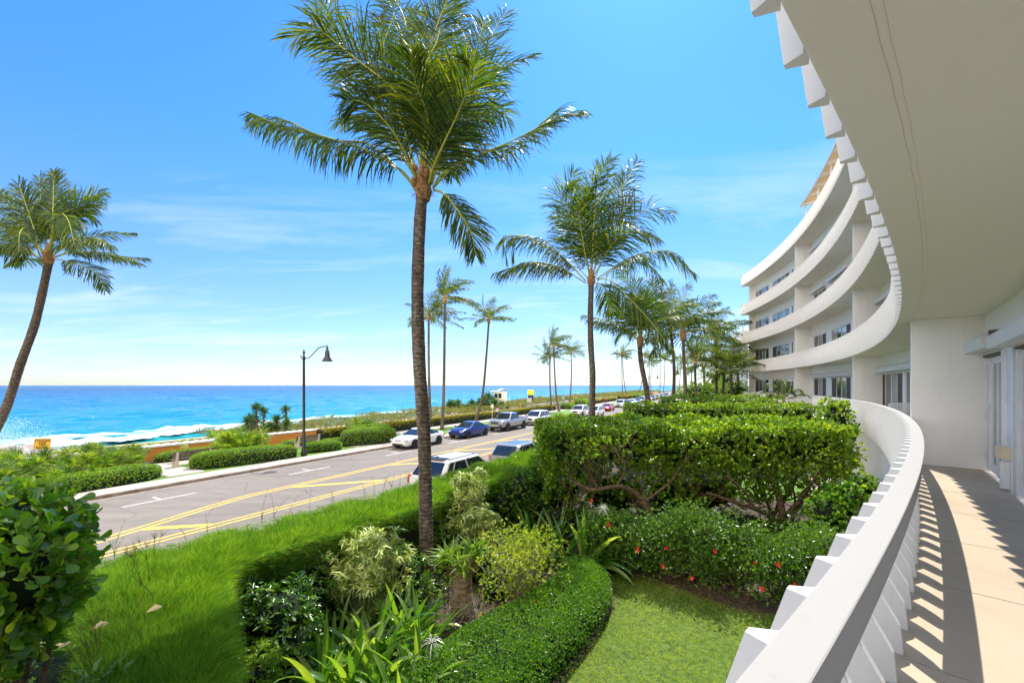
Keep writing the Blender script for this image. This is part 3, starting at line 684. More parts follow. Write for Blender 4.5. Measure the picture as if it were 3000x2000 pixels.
def palm_trunk(pts, r0, r1, root, flare=1.5, name='trunk', k=12):
    P = curve(pts, 60); h = np.linspace(0, 1, 60)
    rad = np.interp(h, [0, .04, .12, .5, 1], [r0 * flare, r0 * 1.15, r0, (r0 + r1) / 2, r1]) * (1 + .025 * np.sin(h * 150)) * (1 + .03 * np.sin(h * 37 + 2))
    mb = MB().tube(P, rad, k); return mb.build(name, M_ptrunk, root, smooth=True)
def crown_heart(c, s, root, d=(0, 0, 1)):
    mb = MB(); c = np.asarray(c, float); d = nrm(np.asarray(d, float))
    mb.tube([c - d * .25 * s, c, c + d * .3 * s, c + d * .75 * s], [.16 * s, .22 * s, .17 * s, .05 * s], 10)
    rg = np.random.default_rng(3)
    for i in range(60):
        a = rg.random() * 6.28; p = c + np.array([math.cos(a), math.sin(a), 0]) * .17 * s + d * rg.uniform(-.2, .35) * s
        leaves(mb, [p], [[math.cos(a), math.sin(a), rg.uniform(-1.2, .6)]], [[0, 0, 1]], .22 * s, .035 * s, 'blade')
    return mb.build('crown_fibre', M_husk, root)
def coconuts(c, s, root, n=5, seed=1):
    rg = np.random.default_rng(seed)
    for i in range(n):
        a = rg.random() * 6.28; p = np.asarray(c) + np.array([math.cos(a) * .24 * s, math.sin(a) * .24 * s, rg.uniform(-.05, .35) * s])
        MB().lathe([(.0, -.13 * s), (.07 * s, -.10 * s), (.10 * s, 0), (.08 * s, .09 * s), (.01, .13 * s)], p, 8).build('coconut', M_husk, root, smooth=True)
palms = []
def custom_palm(label, Y, crown, trunkpts, r0, r1, conv, specs, Lf, droop0=.45, group='coconut palms', base_z=.15, nl=60, wid=.03, extra_=0, jit_=4):
    """specs: (points in photo crop units, depth towards the viewer at mid and tip in metres, droop, side vector)"""
    c = conv(*crown); cw = AT(c[0], c[1], Y); tp = [AT(*conv(*q), Y) for q in trunkpts]
    root = empty('palm_tree', (tp[0][0], tp[0][1], base_z), label=label, cat='palm tree', group=group)
    inv = -np.array([tp[0][0], tp[0][1], base_z])
    palm_trunk([p + inv for p in tp], r0, r1, root)
    crown_heart(cw + inv, r1 / .15, root)
    rg = np.random.default_rng(int(abs(cw[0] * 100)) + 5)
    allsp = list(specs)
    for sp in specs[:extra_]:
        q = [(x + (0 if i == 0 else rg.normal() * jit_ * i), y + (0 if i == 0 else rg.normal() * jit_ * i)) for i, (x, y) in enumerate(sp[0])]
        allsp.append((q, sp[1] + rg.normal() * .5, sp[2] + rg.normal() * .9, sp[3] + .15) + tuple(sp[4:]))
    for sp in allsp:
        pts = np.array([AT(*conv(*q), Y) for q in sp[0]]); m = len(pts); u = np.linspace(0, 1, m)
        dep = np.interp(u, [0, .5, 1], [0, sp[1], sp[2]])
        # move along the sight line so that the silhouette keeps its place
        cp = np.array([0, 0, EYE]); pts = cp + (pts - cp) * ((Y + dep) / Y)[:, None] + inv
        ml = MB(); mr = MB(); side = np.array(sp[4] if len(sp) > 4 else (1, .2, 0), float)
        frond(ml, mr, pts, nl, Lf * (sp[5] if len(sp) > 5 else 1), sp[3], wid, side, rg=rg, rr=.03 * r1 / .13)
        f = mr.build('frond', M_rach, root, smooth=True); ml.build('leaflets', M_palm, f)
    palms.append(root); return root
z6 = lambda x, y: ((700 + x / 2.0905) / K, (y / 2.0905) / K)
H = (0, 1, .15); V = (1, .1, 0)
specs = [
 ([(1085, 1170), (1000, 1050), (800, 930), (500, 830), (250, 765), (90, 700)], -.3, -.5, .85, H),
 ([(1190, 1150), (1250, 1060), (1450, 960), (1700, 850), (1950, 720), (2085, 690)], .2, .3, .35, (.0, 1, .6), .95),
 ([(1100, 1100), (1000, 760), (900, 520), (700, 270), (500, 175), (300, 240)], -.5, -.7, .25, V, 1.05),
 ([(1090, 1080), (900, 750), (700, 400), (560, 130), (480, 0), (420, -60)], .8, 1.3, .2, V),
 ([(1130, 1000), (1135, 700), (1150, 450), (1200, 200), (1280, 0), (1330, -60)], -.2, -.3, .12, V),
 ([(1120, 1000), (1080, 600), (1050, 300), (1000, 80), (920, -40)], .6, 1.0, .12, V),
 ([(1155, 1160), (1200, 1000), (1330, 720), (1420, 500), (1430, 420), (1400, 350)], -1.0, -1.7, .25, V, 1.05),
 ([(1180, 1130), (1300, 800), (1500, 400), (1560, 200), (1640, 70)], .9, 1.5, .15, V),
 ([(1170, 1100), (1320, 750), (1500, 500), (1650, 400), (1790, 340)], .4, .6, .25, (.7, .4, .6)),
 ([(1190, 1160), (1260, 1190), (1340, 1290), (1420, 1420), (1450, 1560)], -.2, -.2, .35, (1, .4, .5), .75),
 ([(1150, 1050), (1260, 600), (1330, 200), (1340, 40)], 1.2, 2.0, .15, V),
 ([(1170, 1120), (1320, 850), (1480, 720), (1600, 690), (1660, 740)], .9, 1.6, .5, (.5, 1, .3)),
 ([(1100, 1120), (960, 900), (800, 760), (700, 720), (620, 760)], 1.1, 1.9, .5, (.5, 1, .3)),
 ([(1090, 1100), (950, 820), (780, 640), (640, 615)], -.6, -1.2, .4, (.5, .6, .6)),
 ([(1150, 1110), (1230, 1000), (1290, 1020), (1310, 1080)], .8, 1.4, .5, V, .7),
 ([(1140, 1050), (1160, 750), (1080, 500), (1050, 330)], -.9, -1.6, .3, V),
 ([(1130, 1080), (1020, 700), (900, 350), (860, 100)], .5, .9, .15, V),
 ([(1150, 1100), (1230, 850), (1290, 600), (1250, 430)], .3, .2, .3, V),
 ([(1140, 1080), (1180, 600), (1160, 300), (1110, 60)], 1.0, 1.6, .1, V),
 ([(1160, 1100), (1300, 700), (1450, 320), (1500, 130)], .5, .6, .2, V),
]
p1 = custom_palm('tall coconut palm whose dark speckled trunk rises from the garden in the middle', 9.2, (1130, 1170),
                 [z6_ for z6_ in [((x * K - 700) * 2.0905, y * K * 2.0905) for x, y in ((981, 1400), (979, 1240), (974, 1000), (964, 850), (959, 700), (961, 588), (965, 500), (970, 440))]], .150, .125, z6, specs, 1.06, nl=80, wid=.030, base_z=.2, extra_=6, jit_=18)
coconuts(np.array(AT(*z6(1130, 1110), 9.2)) - np.array(p1.location), .8, p1, 6)
z7 = lambda x, y: ((x / 2.011) / K, (480 + y / 2.011) / K)
sp2 = [([(250, 530), (170, 400), (90, 300), (-10, 170)], .5, 1, .3, V), ([(240, 560), (130, 500), (0, 480), (-90, 540)], -.5, -.9, .7, H),
 ([(290, 520), (300, 400), (310, 250), (325, 70)], 0, 0, .12, V), ([(300, 520), (340, 400), (430, 290), (580, 210)], .3, .6, .25, V),
 ([(310, 540), (430, 445), (560, 435), (620, 475)], -1, -1.8, .6, H), ([(320, 550), (420, 525), (600, 520), (820, 585)], .2, .3, .45, H, .8),
 ([(320, 530), (450, 460), (620, 415), (780, 410)], 1, 1.8, .35, H, .8), ([(330, 560), (430, 585), (560, 640), (620, 745)], -.3, -.5, .3, (.6, .6, .5), .75),
 ([(280, 520), (255, 350), (240, 200), (230, 80)], .6, 1.0, .15, V), ([(260, 540), (200, 380), (150, 230), (110, 120)], -.3, -.3, .2, V),
 ([(240, 550), (170, 390), (120, 400), (110, 520)], -1.2, -2.2, .7, V), ([(300, 500), (350, 310), (400, 330), (440, 480)], -1.2, -2.4, .8, V),
 ([(290, 500), (350, 310), (430, 170)], .9, 1.5, .2, V), ([(230, 560), (100, 420), (-60, 350)], .3, .4, .3, V), ([(240, 560), (150, 560), (60, 600)], .8, 1.4, .4, H, .7),
 ([(290, 500), (360, 350), (470, 270), (560, 330)], .9, 1.6, .35, V)]
custom_palm('coconut palm with a curved leaning trunk at the edge of the sea', 16.8, (285, 560),
            [(-260, 1980), (-130, 1760), (30, 1450), (120, 1180), (200, 960), (245, 780), (285, 590)], .155, .125, z7, sp2, 1.05, base_z=.1, nl=62, wid=.042, extra_=6, jit_=9)
z0 = lambda x, y: (x, y)
sp3 = [([(1345, 645), (1300, 600), (1240, 556), (1190, 545), (1178, 590)], .5, .6, .6, H), ([(1345, 650), (1280, 612), (1210, 602), (1153, 632)], -.5, -.8, .6, H),
 ([(1355, 630), (1330, 540), (1302, 450), (1318, 395)], .3, .3, .2, V), ([(1358, 630), (1365, 500), (1375, 430), (1388, 378)], -.3, -.5, .15, V),
 ([(1362, 630), (1400, 520), (1430, 440), (1437, 400)], .8, 1.4, .15, V), ([(1365, 630), (1430, 530), (1490, 480), (1545, 492)], .5, .9, .4, V),
 ([(1370, 640), (1450, 590), (1530, 578), (1592, 625)], -.3, -.5, .7, H), ([(1372, 645), (1420, 610), (1470, 592), (1520, 640)], 1.0, 1.8, .6, H),
 ([(1372, 640), (1402, 645), (1450, 690), (1500, 745), (1540, 800)], -1.0, -2.2, .6, (.5, .7, .4)), ([(1350, 640), (1322, 600), (1300, 520), (1286, 490)], 1.2, 2, .3, V),
 ([(1360, 630), (1350, 520), (1340, 430)], 1.2, 2.0, .2, V), ([(1365, 640), (1400, 570), (1450, 530), (1505, 548)], -1.2, -2.0, .5, V), ([(1360, 640), (1380, 560), (1420, 500), (1455, 455)], .2, .4, .2, V),
 ([(1355, 640), (1340, 560), (1330, 480), (1350, 440)], -1, -1.8, .4, V), ([(1360, 650), (1385, 655), (1400, 690), (1410, 720)], .8, 1.6, .5, V, .8)]
custom_palm('slender palm rising behind the near end of the spoon leaf hedge', 18.7, (1358, 645), [(1362, 1085), (1361, 1010), (1360, 930), (1361, 860), (1357, 790), (1356, 730), (1358, 650)], .145, .12, z0, sp3, 1.45, nl=60, wid=.045, base_z=.2, extra_=5, jit_=6)
z9 = lambda x, y: ((1450 + x / 3.336) / K, (780 + y / 3.336) / K)
sp4 = [([(1390, 720), (1300, 620), (1150, 570), (980, 540)], -.3, -.6, .6, H), ([(1400, 700), (1300, 550), (1210, 400), (1150, 290)], .3, .3, .4, V),
 ([(1410, 700), (1400, 500), (1390, 300), (1385, 150)], 0, 0, .15, V), ([(1430, 700), (1480, 500), (1520, 350), (1560, 150)], .6, 1.2, .2, V),
 ([(1440, 720), (1540, 600), (1650, 480), (1790, 430)], .9, 1.6, .4, V), ([(1450, 730), (1530, 690), (1600, 720), (1690, 800)], .2, .2, .6, H),
 ([(1440, 720), (1600, 540), (1800, 480), (2020, 500)], -1, -1.8, .6, H), ([(1430, 700), (1350, 450), (1340, 330)], -1, -1.6, .4, V),
 ([(1440, 710), (1550, 500), (1640, 260)], 1, 1.8, .3, V), ([(1460, 720), (1500, 700), (1560, 760), (1545, 830)], -.8, -1.5, .5, H), ([(1400, 720), (1330, 640), (1260, 640), (1200, 700)], .8, 1.4, .5, H),
 ([(1420, 700), (1450, 550), (1470, 400), (1450, 280)], -.8, -1.4, .3, V)]
custom_palm('leaning palm behind the second hedge with low yellow green fronds', 26.0, (1420, 745), [(1525, 1500), (1505, 1360), (1470, 1150), (1430, 950), (1415, 780)], .17, .14, z9, sp4, 1.4, nl=50, wid=.05, base_z=.2, extra_=4, jit_=22)

# generic wind-blown crowns, shared by the smaller palms
def crown_mesh(seed, nf=20, wind=.55, Lf=3.3, nl=32, wid=.05):
    rg = np.random.default_rng(seed); ml = MB(); mr = MB()
    for i in range(nf):
        a = i / nf * 6.283 * 2.618 + rg.normal(scale=.3); e = rg.uniform(.05, 1.35)
        d = np.array([math.cos(a) * math.cos(e), math.sin(a) * math.cos(e), math.sin(e)]); p = np.array([0, 0, .1]); pts = [p.copy()]
        ln = Lf * rg.uniform(.8, 1.1); g_ = rg.uniform(.07, .24); w_ = wind * rg.uniform(.4, .95) * (.7 if d[0] < 0 else 1)
        for k in range(6):
            p = p + d * ln / 6; pts.append(p.copy()); d = nrm(d + np.array([w_ * .45, .08 * w_, -g_]))
        S = np.array([-math.sin(a), math.cos(a), rg.uniform(-.3, .3)])
        frond(ml, mr, pts, nl, .92, rg.uniform(.25, .6), wid, S, rg=rg, rr=.03)
    me = []
    hk = MB().tube([(0, 0, -.3), (0, 0, 0), (0, 0, .35), (0, 0, .9)], [.13, .20, .16, .04], 8)
    o = MB(); o.v = ml.v + mr.v + hk.v; o.f = ml.f + [(f + ml.n, 1) for f, _ in mr.f] + [(f + ml.n + mr.n, 2) for f, _ in hk.f]; o.n = ml.n + mr.n + hk.n
    ob = o.build('crown', [M_palm, M_rach, M_husk]); m = ob.data; bpy.data.objects.remove(ob); return m
CR = [crown_mesh(s, wind=w) for s, w in ((1, .5), (2, .7), (3, .9), (4, .6))]
CRF = [crown_mesh(s, wind=w, nf=14, nl=18, wid=.10) for s, w in ((21, .8), (22, 1.0), (23, .7))]
gp = [  # crown px,py (photo), depth, base px, lean control, size, mesh, label
 (1964, 960, 36, 1957, 1975, 1.05, CR[0], 'palm with a gently bowed trunk just left of the pair of straight ones'),
 (2001, 985, 34, 2016, 2006, 1.05, CR[1], 'straight palm nearest to the far end of the third hedge'),
 (2036, 1062, 45, 2052, 2038, .95, CR[2], 'palm with a bushy wind blown crown leaning towards the building end'),
 (2062, 1076, 55, 2078, 2064, .9, CR[3], 'short palm with orange brown fronds half hidden behind its neighbours'),
 (2098, 1000, 45, 2094, 2099, 1.05, CR[2], 'tallest palm in the clump beside the far end of the building'),
 (2123, 1075, 42, 2106, 2118, .95, CR[0], 'palm with yellow green fronds leaning in front of the far building end'),
 (2142, 1098, 40, 2142, 2143, .7, CR[3], 'low palm standing right against the far end of the building'),
 (2103, 1098, 60, 2102, 2104, .8, CR[1], 'small palm deep inside the clump by the building'),
 (2160, 1070, 46, 2166, 2163, .8, CR[2], 'palm crown peeping past the lowest balcony end'),
 (1256, 931, 49, 1264, 1256, 1.0, CR[1], 'sea side palm partly hidden by the dark speckled trunk'),
 (1303, 880, 45.5, 1295, 1302, 1.0, CR[2], 'tall sea side palm next to the dark speckled trunk'),
 (1432, 942, 55, 1392, 1424, .9, CR[0], 'sea side palm leaning to the right above the pickup truck'),
 (1611, 1048, 80, 1617, 1611, 1.0, CR[3], 'shorter of the two palms standing close together on the verge'),
 (1622, 1016, 77, 1638, 1625, 1.05, CR[2], 'taller of the two palms standing close together on the verge'),
 (1673, 1035, 103, 1668, 1674, 1.05, CR[1], 'lone verge palm just right of the close pair'),
 (1824, 1040, 150, 1840, 1826, 1.25, CRF[0], 'right trunk of the crossed pair of distant palms'),
 (1821, 1046, 152, 1825, 1822, 1.1, CRF[1], 'left trunk of the crossed pair of distant palms'),
 (1890, 1046, 165, 1864, 1884, 1.2, CRF[1], 'distant palm with the strongest lean across the road bend'),
 (1902, 1058, 172, 1901, 1902, 1.2, CRF[2], 'distant palm with a full crown behind the leaning garden palm'),
 (1908, 1066, 178, 1906, 1907, 1.1, CRF[0], 'distant palm just right of the full crowned one'),
 (1934, 1052, 180, 1933, 1934, 1.2, CRF[1], 'thin distant palm with an upright trunk over the row of cars'),
 (1948, 1056, 182, 1941, 1947, 1.2, CRF[2], 'thin distant palm whose trunk bows over the row of cars'),
 (1995, 1058, 190, 1985, 1993, 1.3, CRF[0], 'distant palm above the far lifeguard hut'),
 (2012, 1084, 230, 2012, 2012, 1.1, CRF[1], 'very distant small palm above the end of the road'),
 (2055, 1092, 250, 2050, 2054, 1.1, CRF[2], 'very distant palm near the vanishing end of the road'),
 (2083, 1103, 300, 2083, 2083, 1.1, CRF[0], 'farthest tiny palm beside the end of the road'),
]
for cx, cy, Y, bx, mx_, sc, me, lb in gp:
    c = AT(cx / K, cy / K, Y); bz = .12
    b = np.array([(bx - 1500) / FOC * Y, Y, bz]); m_ = np.array([(mx_ - 1500) / FOC * Y, Y, bz + (c[2] - bz) * .62]); m2 = np.array([b[0] * .35 + m_[0] * .65, Y, bz + (c[2] - bz) * .25])
    root = empty('palm_tree', b, label=lb, cat='palm tree', group='wind blown palms along the road')
    palm_trunk([np.zeros(3), m2 - b, m_ - b, c - b], .17 if Y < 60 else .19, .12, root, k=8)
    cr_ = bpy.data.objects.new('crown', me); COL.objects.link(cr_); cr_.parent = root; cr_.location = tuple(c - b); cr_.scale = (sc * (1.22 if Y < 70 else 1.2),) * 3
# ================================================================ garden
def plant(name, loc, label, cat, group=None): return empty(name, loc, label=label, cat=cat, group=group)
def rel(mb, loc):
    off = np.asarray(loc, float); mb.v = [v - off for v in mb.v]; return mb
GZ = .2
# lawn: sheet and blades (nobody could count them)
lawn_poly = [D(1255, 1600, GZ)[:2], D(1345, 1500, GZ)[:2], D(1412, 1400, GZ)[:2], D(1405, 1322, GZ)[:2], D(1440, 1308, GZ)[:2], D(1560, 1352, GZ)[:2], D(1690, 1398, GZ)[:2], (5.9, 8.4), (6.6, 7.6), (4.0, 4.8), (1.5, 2.6), (.2, 3.2)]
LP = np.array(lawn_poly)
def inpoly(P, poly):
    x, y = P[:, 0], P[:, 1]; c = np.zeros(len(P), bool); n = len(poly); j = n - 1
    for i in range(n):
        xi, yi = poly[i]; xj, yj = poly[j]
        c ^= ((yi > y) != (yj > y)) & (x < (xj - xi) * (y - yi) / (yj - yi + 1e-12) + xi); j = i
    return c
mb = MB(); mb.add(np.c_[LP, np.full(len(LP), GZ + .004)], [tuple(range(len(LP)))])
tag(mb.build('lawn', mat('lawn_thatch', (.03, .07, .01), (.09, .15, .02), 9, .95, c3=(.16, .22, .04))), kind='structure')
P = np.c_[R0.uniform(-.5, 7, 90000), R0.uniform(2.2, 11, 90000)]; P = P[inpoly(P, LP)]
P = P[(P[:, 1] > 5.5)]
mb = MB(); d = np.c_[R0.normal(scale=.5, size=(len(P), 2)), np.ones(len(P))]
leaves(mb, np.c_[P, np.full(len(P), GZ)], d, rdir(len(P)), R0.uniform(.03, .07, len(P)), .009, 'blade')
tag(mb.build('lawn_grass', M_grass), 'short sunlit lawn grass beside the mulch bed', 'grass', kind='stuff')
# far lawn glimpsed beyond the hedge, patio
tag(MB().add(np.array([(9.5, 17, GZ + .004), (12.9, 17, GZ + .004), (15.5, 21, GZ + .004), (9, 21, GZ + .004)]), [(0, 1, 2, 3)]).build('rear_lawn', M_verge), kind='structure')
pt = MB(); arc(pt, [(69.3, GZ - .05), (72.0, GZ - .05), (72.0, GZ + .05), (69.3, GZ + .05)], -39.4, -8, .5)
tag(pt.build('patio', M_conc), kind='structure')
# leaf litter on the soil bed
n = 2600; u = R0.random((n, 2)); a = D(1430, 1322, GZ)[:2]; b = D(1760, 1425, GZ)[:2]
P = a + u[:, :1] * (b - a) + np.c_[u[:, 1] * .3, u[:, 1] * 1.2 - .05]; P2 = np.c_[R0.uniform(-3.5, 1.6, 1500), R0.uniform(6, 10, 1500)]
P = np.r_[P, P2]; mb = MB(); leaves(mb, np.c_[P, np.full(len(P), GZ + .012)], np.c_[R0.normal(size=(len(P), 2)), R0.normal(scale=.1, size=len(P))], np.c_[R0.normal(scale=.3, size=(len(P), 2)), np.ones(len(P))], R0.uniform(.03, .07, len(P)), .6 * R0.uniform(.03, .07, len(P)), 'oval')
tag(mb.build('leaf_litter', leafmat('dry_leaf', [(.10, .06, .03), (.22, .14, .07), (.38, .26, .15), (.45, .2, .08)], .1, .8, .2)), 'dry fallen leaves scattered over the dark soil bed', 'leaves', kind='stuff')

# ---- feathery roadside hedge, two arms meeting at a corner
near = curve([(-1.25, 1.6), (-1.9, 2.85), (-2.58, 3.85), (-3.48, 5.12), (-4.15, 6.05), (-4.22, 6.6), (-3.62, 7.6), (-2.2, 9.7), (-.3, 12.9), (1.3, 15.9), (3.4, 20.0), (5.2, 23.6)], 160)
far = curve([(-2.8, 1.6), (-3.35, 2.8), (-3.88, 3.8), (-4.98, 4.95), (-6.1, 5.6), (-6.55, 6.1), (-6.0, 7.1), (-3.6, 10.5), (-1.5, 13.9), (.6, 17.4), (2.5, 21.0), (4.3, 24.6)], 160)
hl = empty('feathery_hedge', (-3, 8, 0), label='bright green feathery flat topped hedge along the road, bending towards the balcony', cat='hedge'); hl.location = (0, 0, 0)
HT = 2.12
def hz_(x, y): return HT + .035 * np.sin(x * 8.3 + 2 * np.sin(y * 3)) * np.cos(y * 7.1 + np.sin(x * 4)) + .07 * np.sin(x * 1.9 + 1) * np.cos(y * 1.5) + .05 * np.sin(x * 4.3 + y * 3.1)
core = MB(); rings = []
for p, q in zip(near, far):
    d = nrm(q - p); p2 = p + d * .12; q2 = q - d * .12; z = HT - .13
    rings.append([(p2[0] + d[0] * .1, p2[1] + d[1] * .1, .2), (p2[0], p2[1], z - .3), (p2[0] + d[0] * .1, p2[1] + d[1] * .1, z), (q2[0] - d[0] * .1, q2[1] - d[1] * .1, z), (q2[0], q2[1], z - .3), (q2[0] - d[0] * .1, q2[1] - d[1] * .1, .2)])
core.loft(rings); core.build('dark_hedge_core', M_casin, hl, smooth=True)
t = R0.random(210000) ** 1.1 * 159; i0 = t.astype(int).clip(0, 158); f = (t - i0)[:, None]
pn = near[i0] * (1 - f) + near[i0 + 1] * f; pf = far[i0] * (1 - f) + far[i0 + 1] * f
w_ = R0.random((len(t), 1)); p = pn + (pf - pn) * w_
edge = np.minimum(w_, 1 - w_)[:, 0]; z = hz_(p[:, 0], p[:, 1]) - .10 * np.exp(-edge / .06) - .04
out = (w_ - .5) * 2 * nrm(pf - pn)
patch = 2.2 * np.sin(p[:, 0] * 9.1 + 2 + 1.5 * np.sin(p[:, 1] * 4)) * np.sin(p[:, 1] * 8.7 + np.sin(p[:, 0] * 5))
dirs = np.c_[out * (.25 + 1.0 * np.abs(w_ - .5) * 2) + R0.normal(scale=.52, size=(len(t), 2)) + np.c_[.12 * patch, .1 * patch], np.ones(len(t)) * .9]
mb = MB(); dist = np.linalg.norm(p, axis=1)
leaves(mb, np.c_[p, z], dirs, rdir(len(t)), R0.uniform(.05, .22, len(t)), np.clip(.0012 * dist, .006, .016), 'blade')
# skirts
m = 60000; t = R0.random(m) ** 1.2 * 159; i0 = t.astype(int).clip(0, 158); f = (t - i0)[:, None]
sd_ = R0.random(m) < .72
pn = near[i0] * (1 - f) + near[i0 + 1] * f; pf = far[i0] * (1 - f) + far[i0 + 1] * f; dd = nrm(pf - pn)
p = np.where(sd_[:, None], pn + dd * .06, pf - dd * .06); o_ = np.where(sd_[:, None], -dd, dd); drop = R0.random(m) ** 1.8 * .50
p = p + o_ * (.10 - .16 * drop[:, None] + .05 * R0.normal(size=(m, 1)))
leaves(mb, np.c_[p, HT - .02 - drop], np.c_[o_ * .8 + R0.normal(scale=.35, size=(m, 2)), np.full(m, .15) + .4 * R0.normal(size=m) - drop * .6], rdir(m), R0.uniform(.09, .18, m), np.clip(.0011 * np.linalg.norm(p, axis=1), .006, .014), 'blade')
mb.build('needle_foliage', M_cas, hl)
# stray upright shoots
mb = MB(); rg = np.random.default_rng(8)
for k in range(150):
    i = int(rg.integers(22, 150)); w_ = rg.choice([.97, .93, .9, .6, .3], p=[.4, .25, .2, .1, .05]); p = near[i] + (far[i] - near[i]) * w_
    h = rg.uniform(.15, .42) * (1.5 if rg.random() < .15 else 1); ln = rg.normal(scale=.10, size=2)
    pts = [(p[0] + ln[0] * u * u * h * 4, p[1] + ln[1] * u * u * h * 4, HT + .02 + h * u) for u in np.linspace(0, 1, 6)]
    mb.tube(pts, np.linspace(.004, .0015, 6), 3)
    P_ = np.repeat(np.array(pts[1:]), 5, 0); leaves(mb, P_, np.c_[rg.normal(scale=.35, size=(25, 2)), np.ones(25)], rdir(25, rg), .07, .004, 'blade')
for (x, y, h) in ((-4.55, 5.1, .75), (-4.45, 5.3, .55)):
    tips = []; limb(mb, (x, y, HT), (rg.normal() * .3, 0, 1), h * .55, .008, 2, rg, .35, .8, 3, tips)
    for q, dd in tips: leaves(mb, np.repeat([q], 14, 0), dd + .5 * rdir(14, rg), rdir(14, rg), .12, .004, 'blade')
mb.build('stray_shoots', leafmat('needle_shoot', [(.06, .08, .02), (.10, .14, .03), (.16, .2, .04)], .3, .7, .2), hl)
# fallen brown leaves lying on it
for k, (x, y) in enumerate(((-4.25, 4.95), (-4.6, 4.25), (-4.55, 4.6))):
    mb = MB(); leaves(mb, [(x, y, HT + .09)], [(1, .5, .3)], [(0, -.5, 1)], .16, .1, 'obov'); leaves(mb, [(x, y, HT + .10)], [(1, .3, .5)], [(.2, -.5, 1)], .14, .09, 'obov')
    tag(mb.build('fallen_leaf', leafmat('pale_dead_leaf', [(.5, .38, .2), (.6, .5, .3)], .3, .6)), ['curled tan dead leaf lying on the feathery hedge, topmost of three', 'curled tan dead leaf on the feathery hedge, nearest the corner of the balcony', 'small curled tan dead leaf on the feathery hedge between two others'][k], 'leaf', 'dead leaves on the feathery hedge')
# broad leaved seedlings pushing through
for k, (x, y, r) in enumerate((((232 + 0), 1548, .2), (262, 1552, .16))):
    c = D(x, y, HT + .1); mb = MB(); rosettes(mb, c[None] + rdir(6) * .06, np.array([[0, -.3, 1.0]] * 6) + .5 * rdir(6), 5, .13, .05, 'lance', 1.3)
    tag(mb.build('seedling', M_clip), ['lime seedling with broad leaves poking out of the feathery hedge, left one', 'lime seedling with broad leaves poking out of the feathery hedge, right one'][k], 'seedling', 'seedlings in the feathery hedge')

# ---- spoon-leaved shrub close to the camera at the left
def shrub(name, loc, label, cat, mats, blobs, per=7, Ln=.1, Wd=.1, tpl='obov', dens=60, open_=.9, stems=True, stem_mat=None, core=.62, rg=None, group=None, stem_r=.03, curl=0.0, stem_h=None, droop=0.0, shell=.25, core_mat=None, zmin=-1.0):
    rg = rg or np.random.default_rng(int(abs(loc[0] * 31 + loc[1] * 17) * 10) + 3)
    root = plant(name, loc, label, cat, group); mb = MB(); ribs = []; off = np.array([loc[0], loc[1], loc[2]])
    cm = MB()
    for c, r in blobs:
        r = np.array(r, float); area = 4 * math.pi * (r[0] * r[1] * r[2]) ** (2 / 3)
        P, A = blob_points(int(area * dens), c, r, rg, shell=shell, zmin=zmin); A = A + np.array([0, 0, -droop])
        Q_ = rosettes(mb, P - off, A, per, Ln, Wd, tpl, open_, rg, curl=curl)
        if tpl == 'spoon': ribs.append(Q_)
        if core:
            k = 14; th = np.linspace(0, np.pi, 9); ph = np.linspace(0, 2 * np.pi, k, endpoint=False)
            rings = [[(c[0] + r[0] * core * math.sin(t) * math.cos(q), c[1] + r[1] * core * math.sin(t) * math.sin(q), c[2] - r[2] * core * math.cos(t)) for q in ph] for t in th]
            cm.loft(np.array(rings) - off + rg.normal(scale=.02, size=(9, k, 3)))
    mb.build('foliage', mats, root)
    if ribs:
        rb = MB()
        for p_, d_, n_, l_ in ribs:
            s_ = nrm(np.cross(n_, nrm(d_))); nn_ = np.cross(nrm(d_), s_); leaves(rb, p_ + nn_ * .0012, d_ - nn_ * .0, nn_, l_ * .93, .0042, 'blade')
            leaves(rb, p_ - nn_ * .0022, d_ - nn_ * .0, nn_, l_ * .93, .0042, 'blade')
        tag(rb.build('midribs', M_rach, root), kind='stuff')
    if core: cm.build('dark_core', core_mat or M_dark, root, smooth=True)
    if stems:
        sm = MB()
        for c, r in blobs:
            for q in range(3):
                b = np.array([loc[0] + rg.normal(scale=.08), loc[1] + rg.normal(scale=.08), loc[2]]); e = np.array(c) + rg.normal(scale=.5, size=3) * np.array(r) * .8
                mid = (b + e) / 2 + rg.normal(scale=.08, size=3); sm.tube(curve([b, mid, e], 10) - off, np.linspace(stem_r, stem_r * .4, 10), 6)
        sm.build('stems', stem_mat or M_bark, root)
    return root
def sp(x, y, Y, r):  # blob centred on a view point at depth Y
    return (AT(x, y, Y), r)
shrub('spoon_leaf_shrub', (-4.1, 2.9, GZ), 'tall shrub with large glossy spoon shaped leaves close to the camera', 'shrub', M_big,
      [sp(22, 1217, 3.4, (.42, .4, .33)), sp(47, 1322, 3.2, (.40, .4, .36)), sp(-38, 1392, 3.2, (.45, .45, .5)), sp(-18, 1252, 3.5, (.40, .4, .36)), sp(32, 1422, 3.3, (.30, .3, .2)), sp(82, 1252, 3.5, (.3, .3, .25)), sp(-98, 1282, 3.3, (.5, .5, .55))],
      per=7, Ln=.115, Wd=.12, tpl='spoon', dens=90, open_=.85, core=.60, stem_r=.04, shell=.35)
shrub('low_shrub', (-4.7, 4.2, GZ), 'low small leaved dark shrub under the spoon leaved one', 'shrub', M_clip, [sp(60, 1600, 4.2, (.75, .5, .42)), sp(-20, 1560, 4.6, (.5, .5, .4))], per=6, Ln=.05, Wd=.055, tpl='oval', dens=200, core=.8)

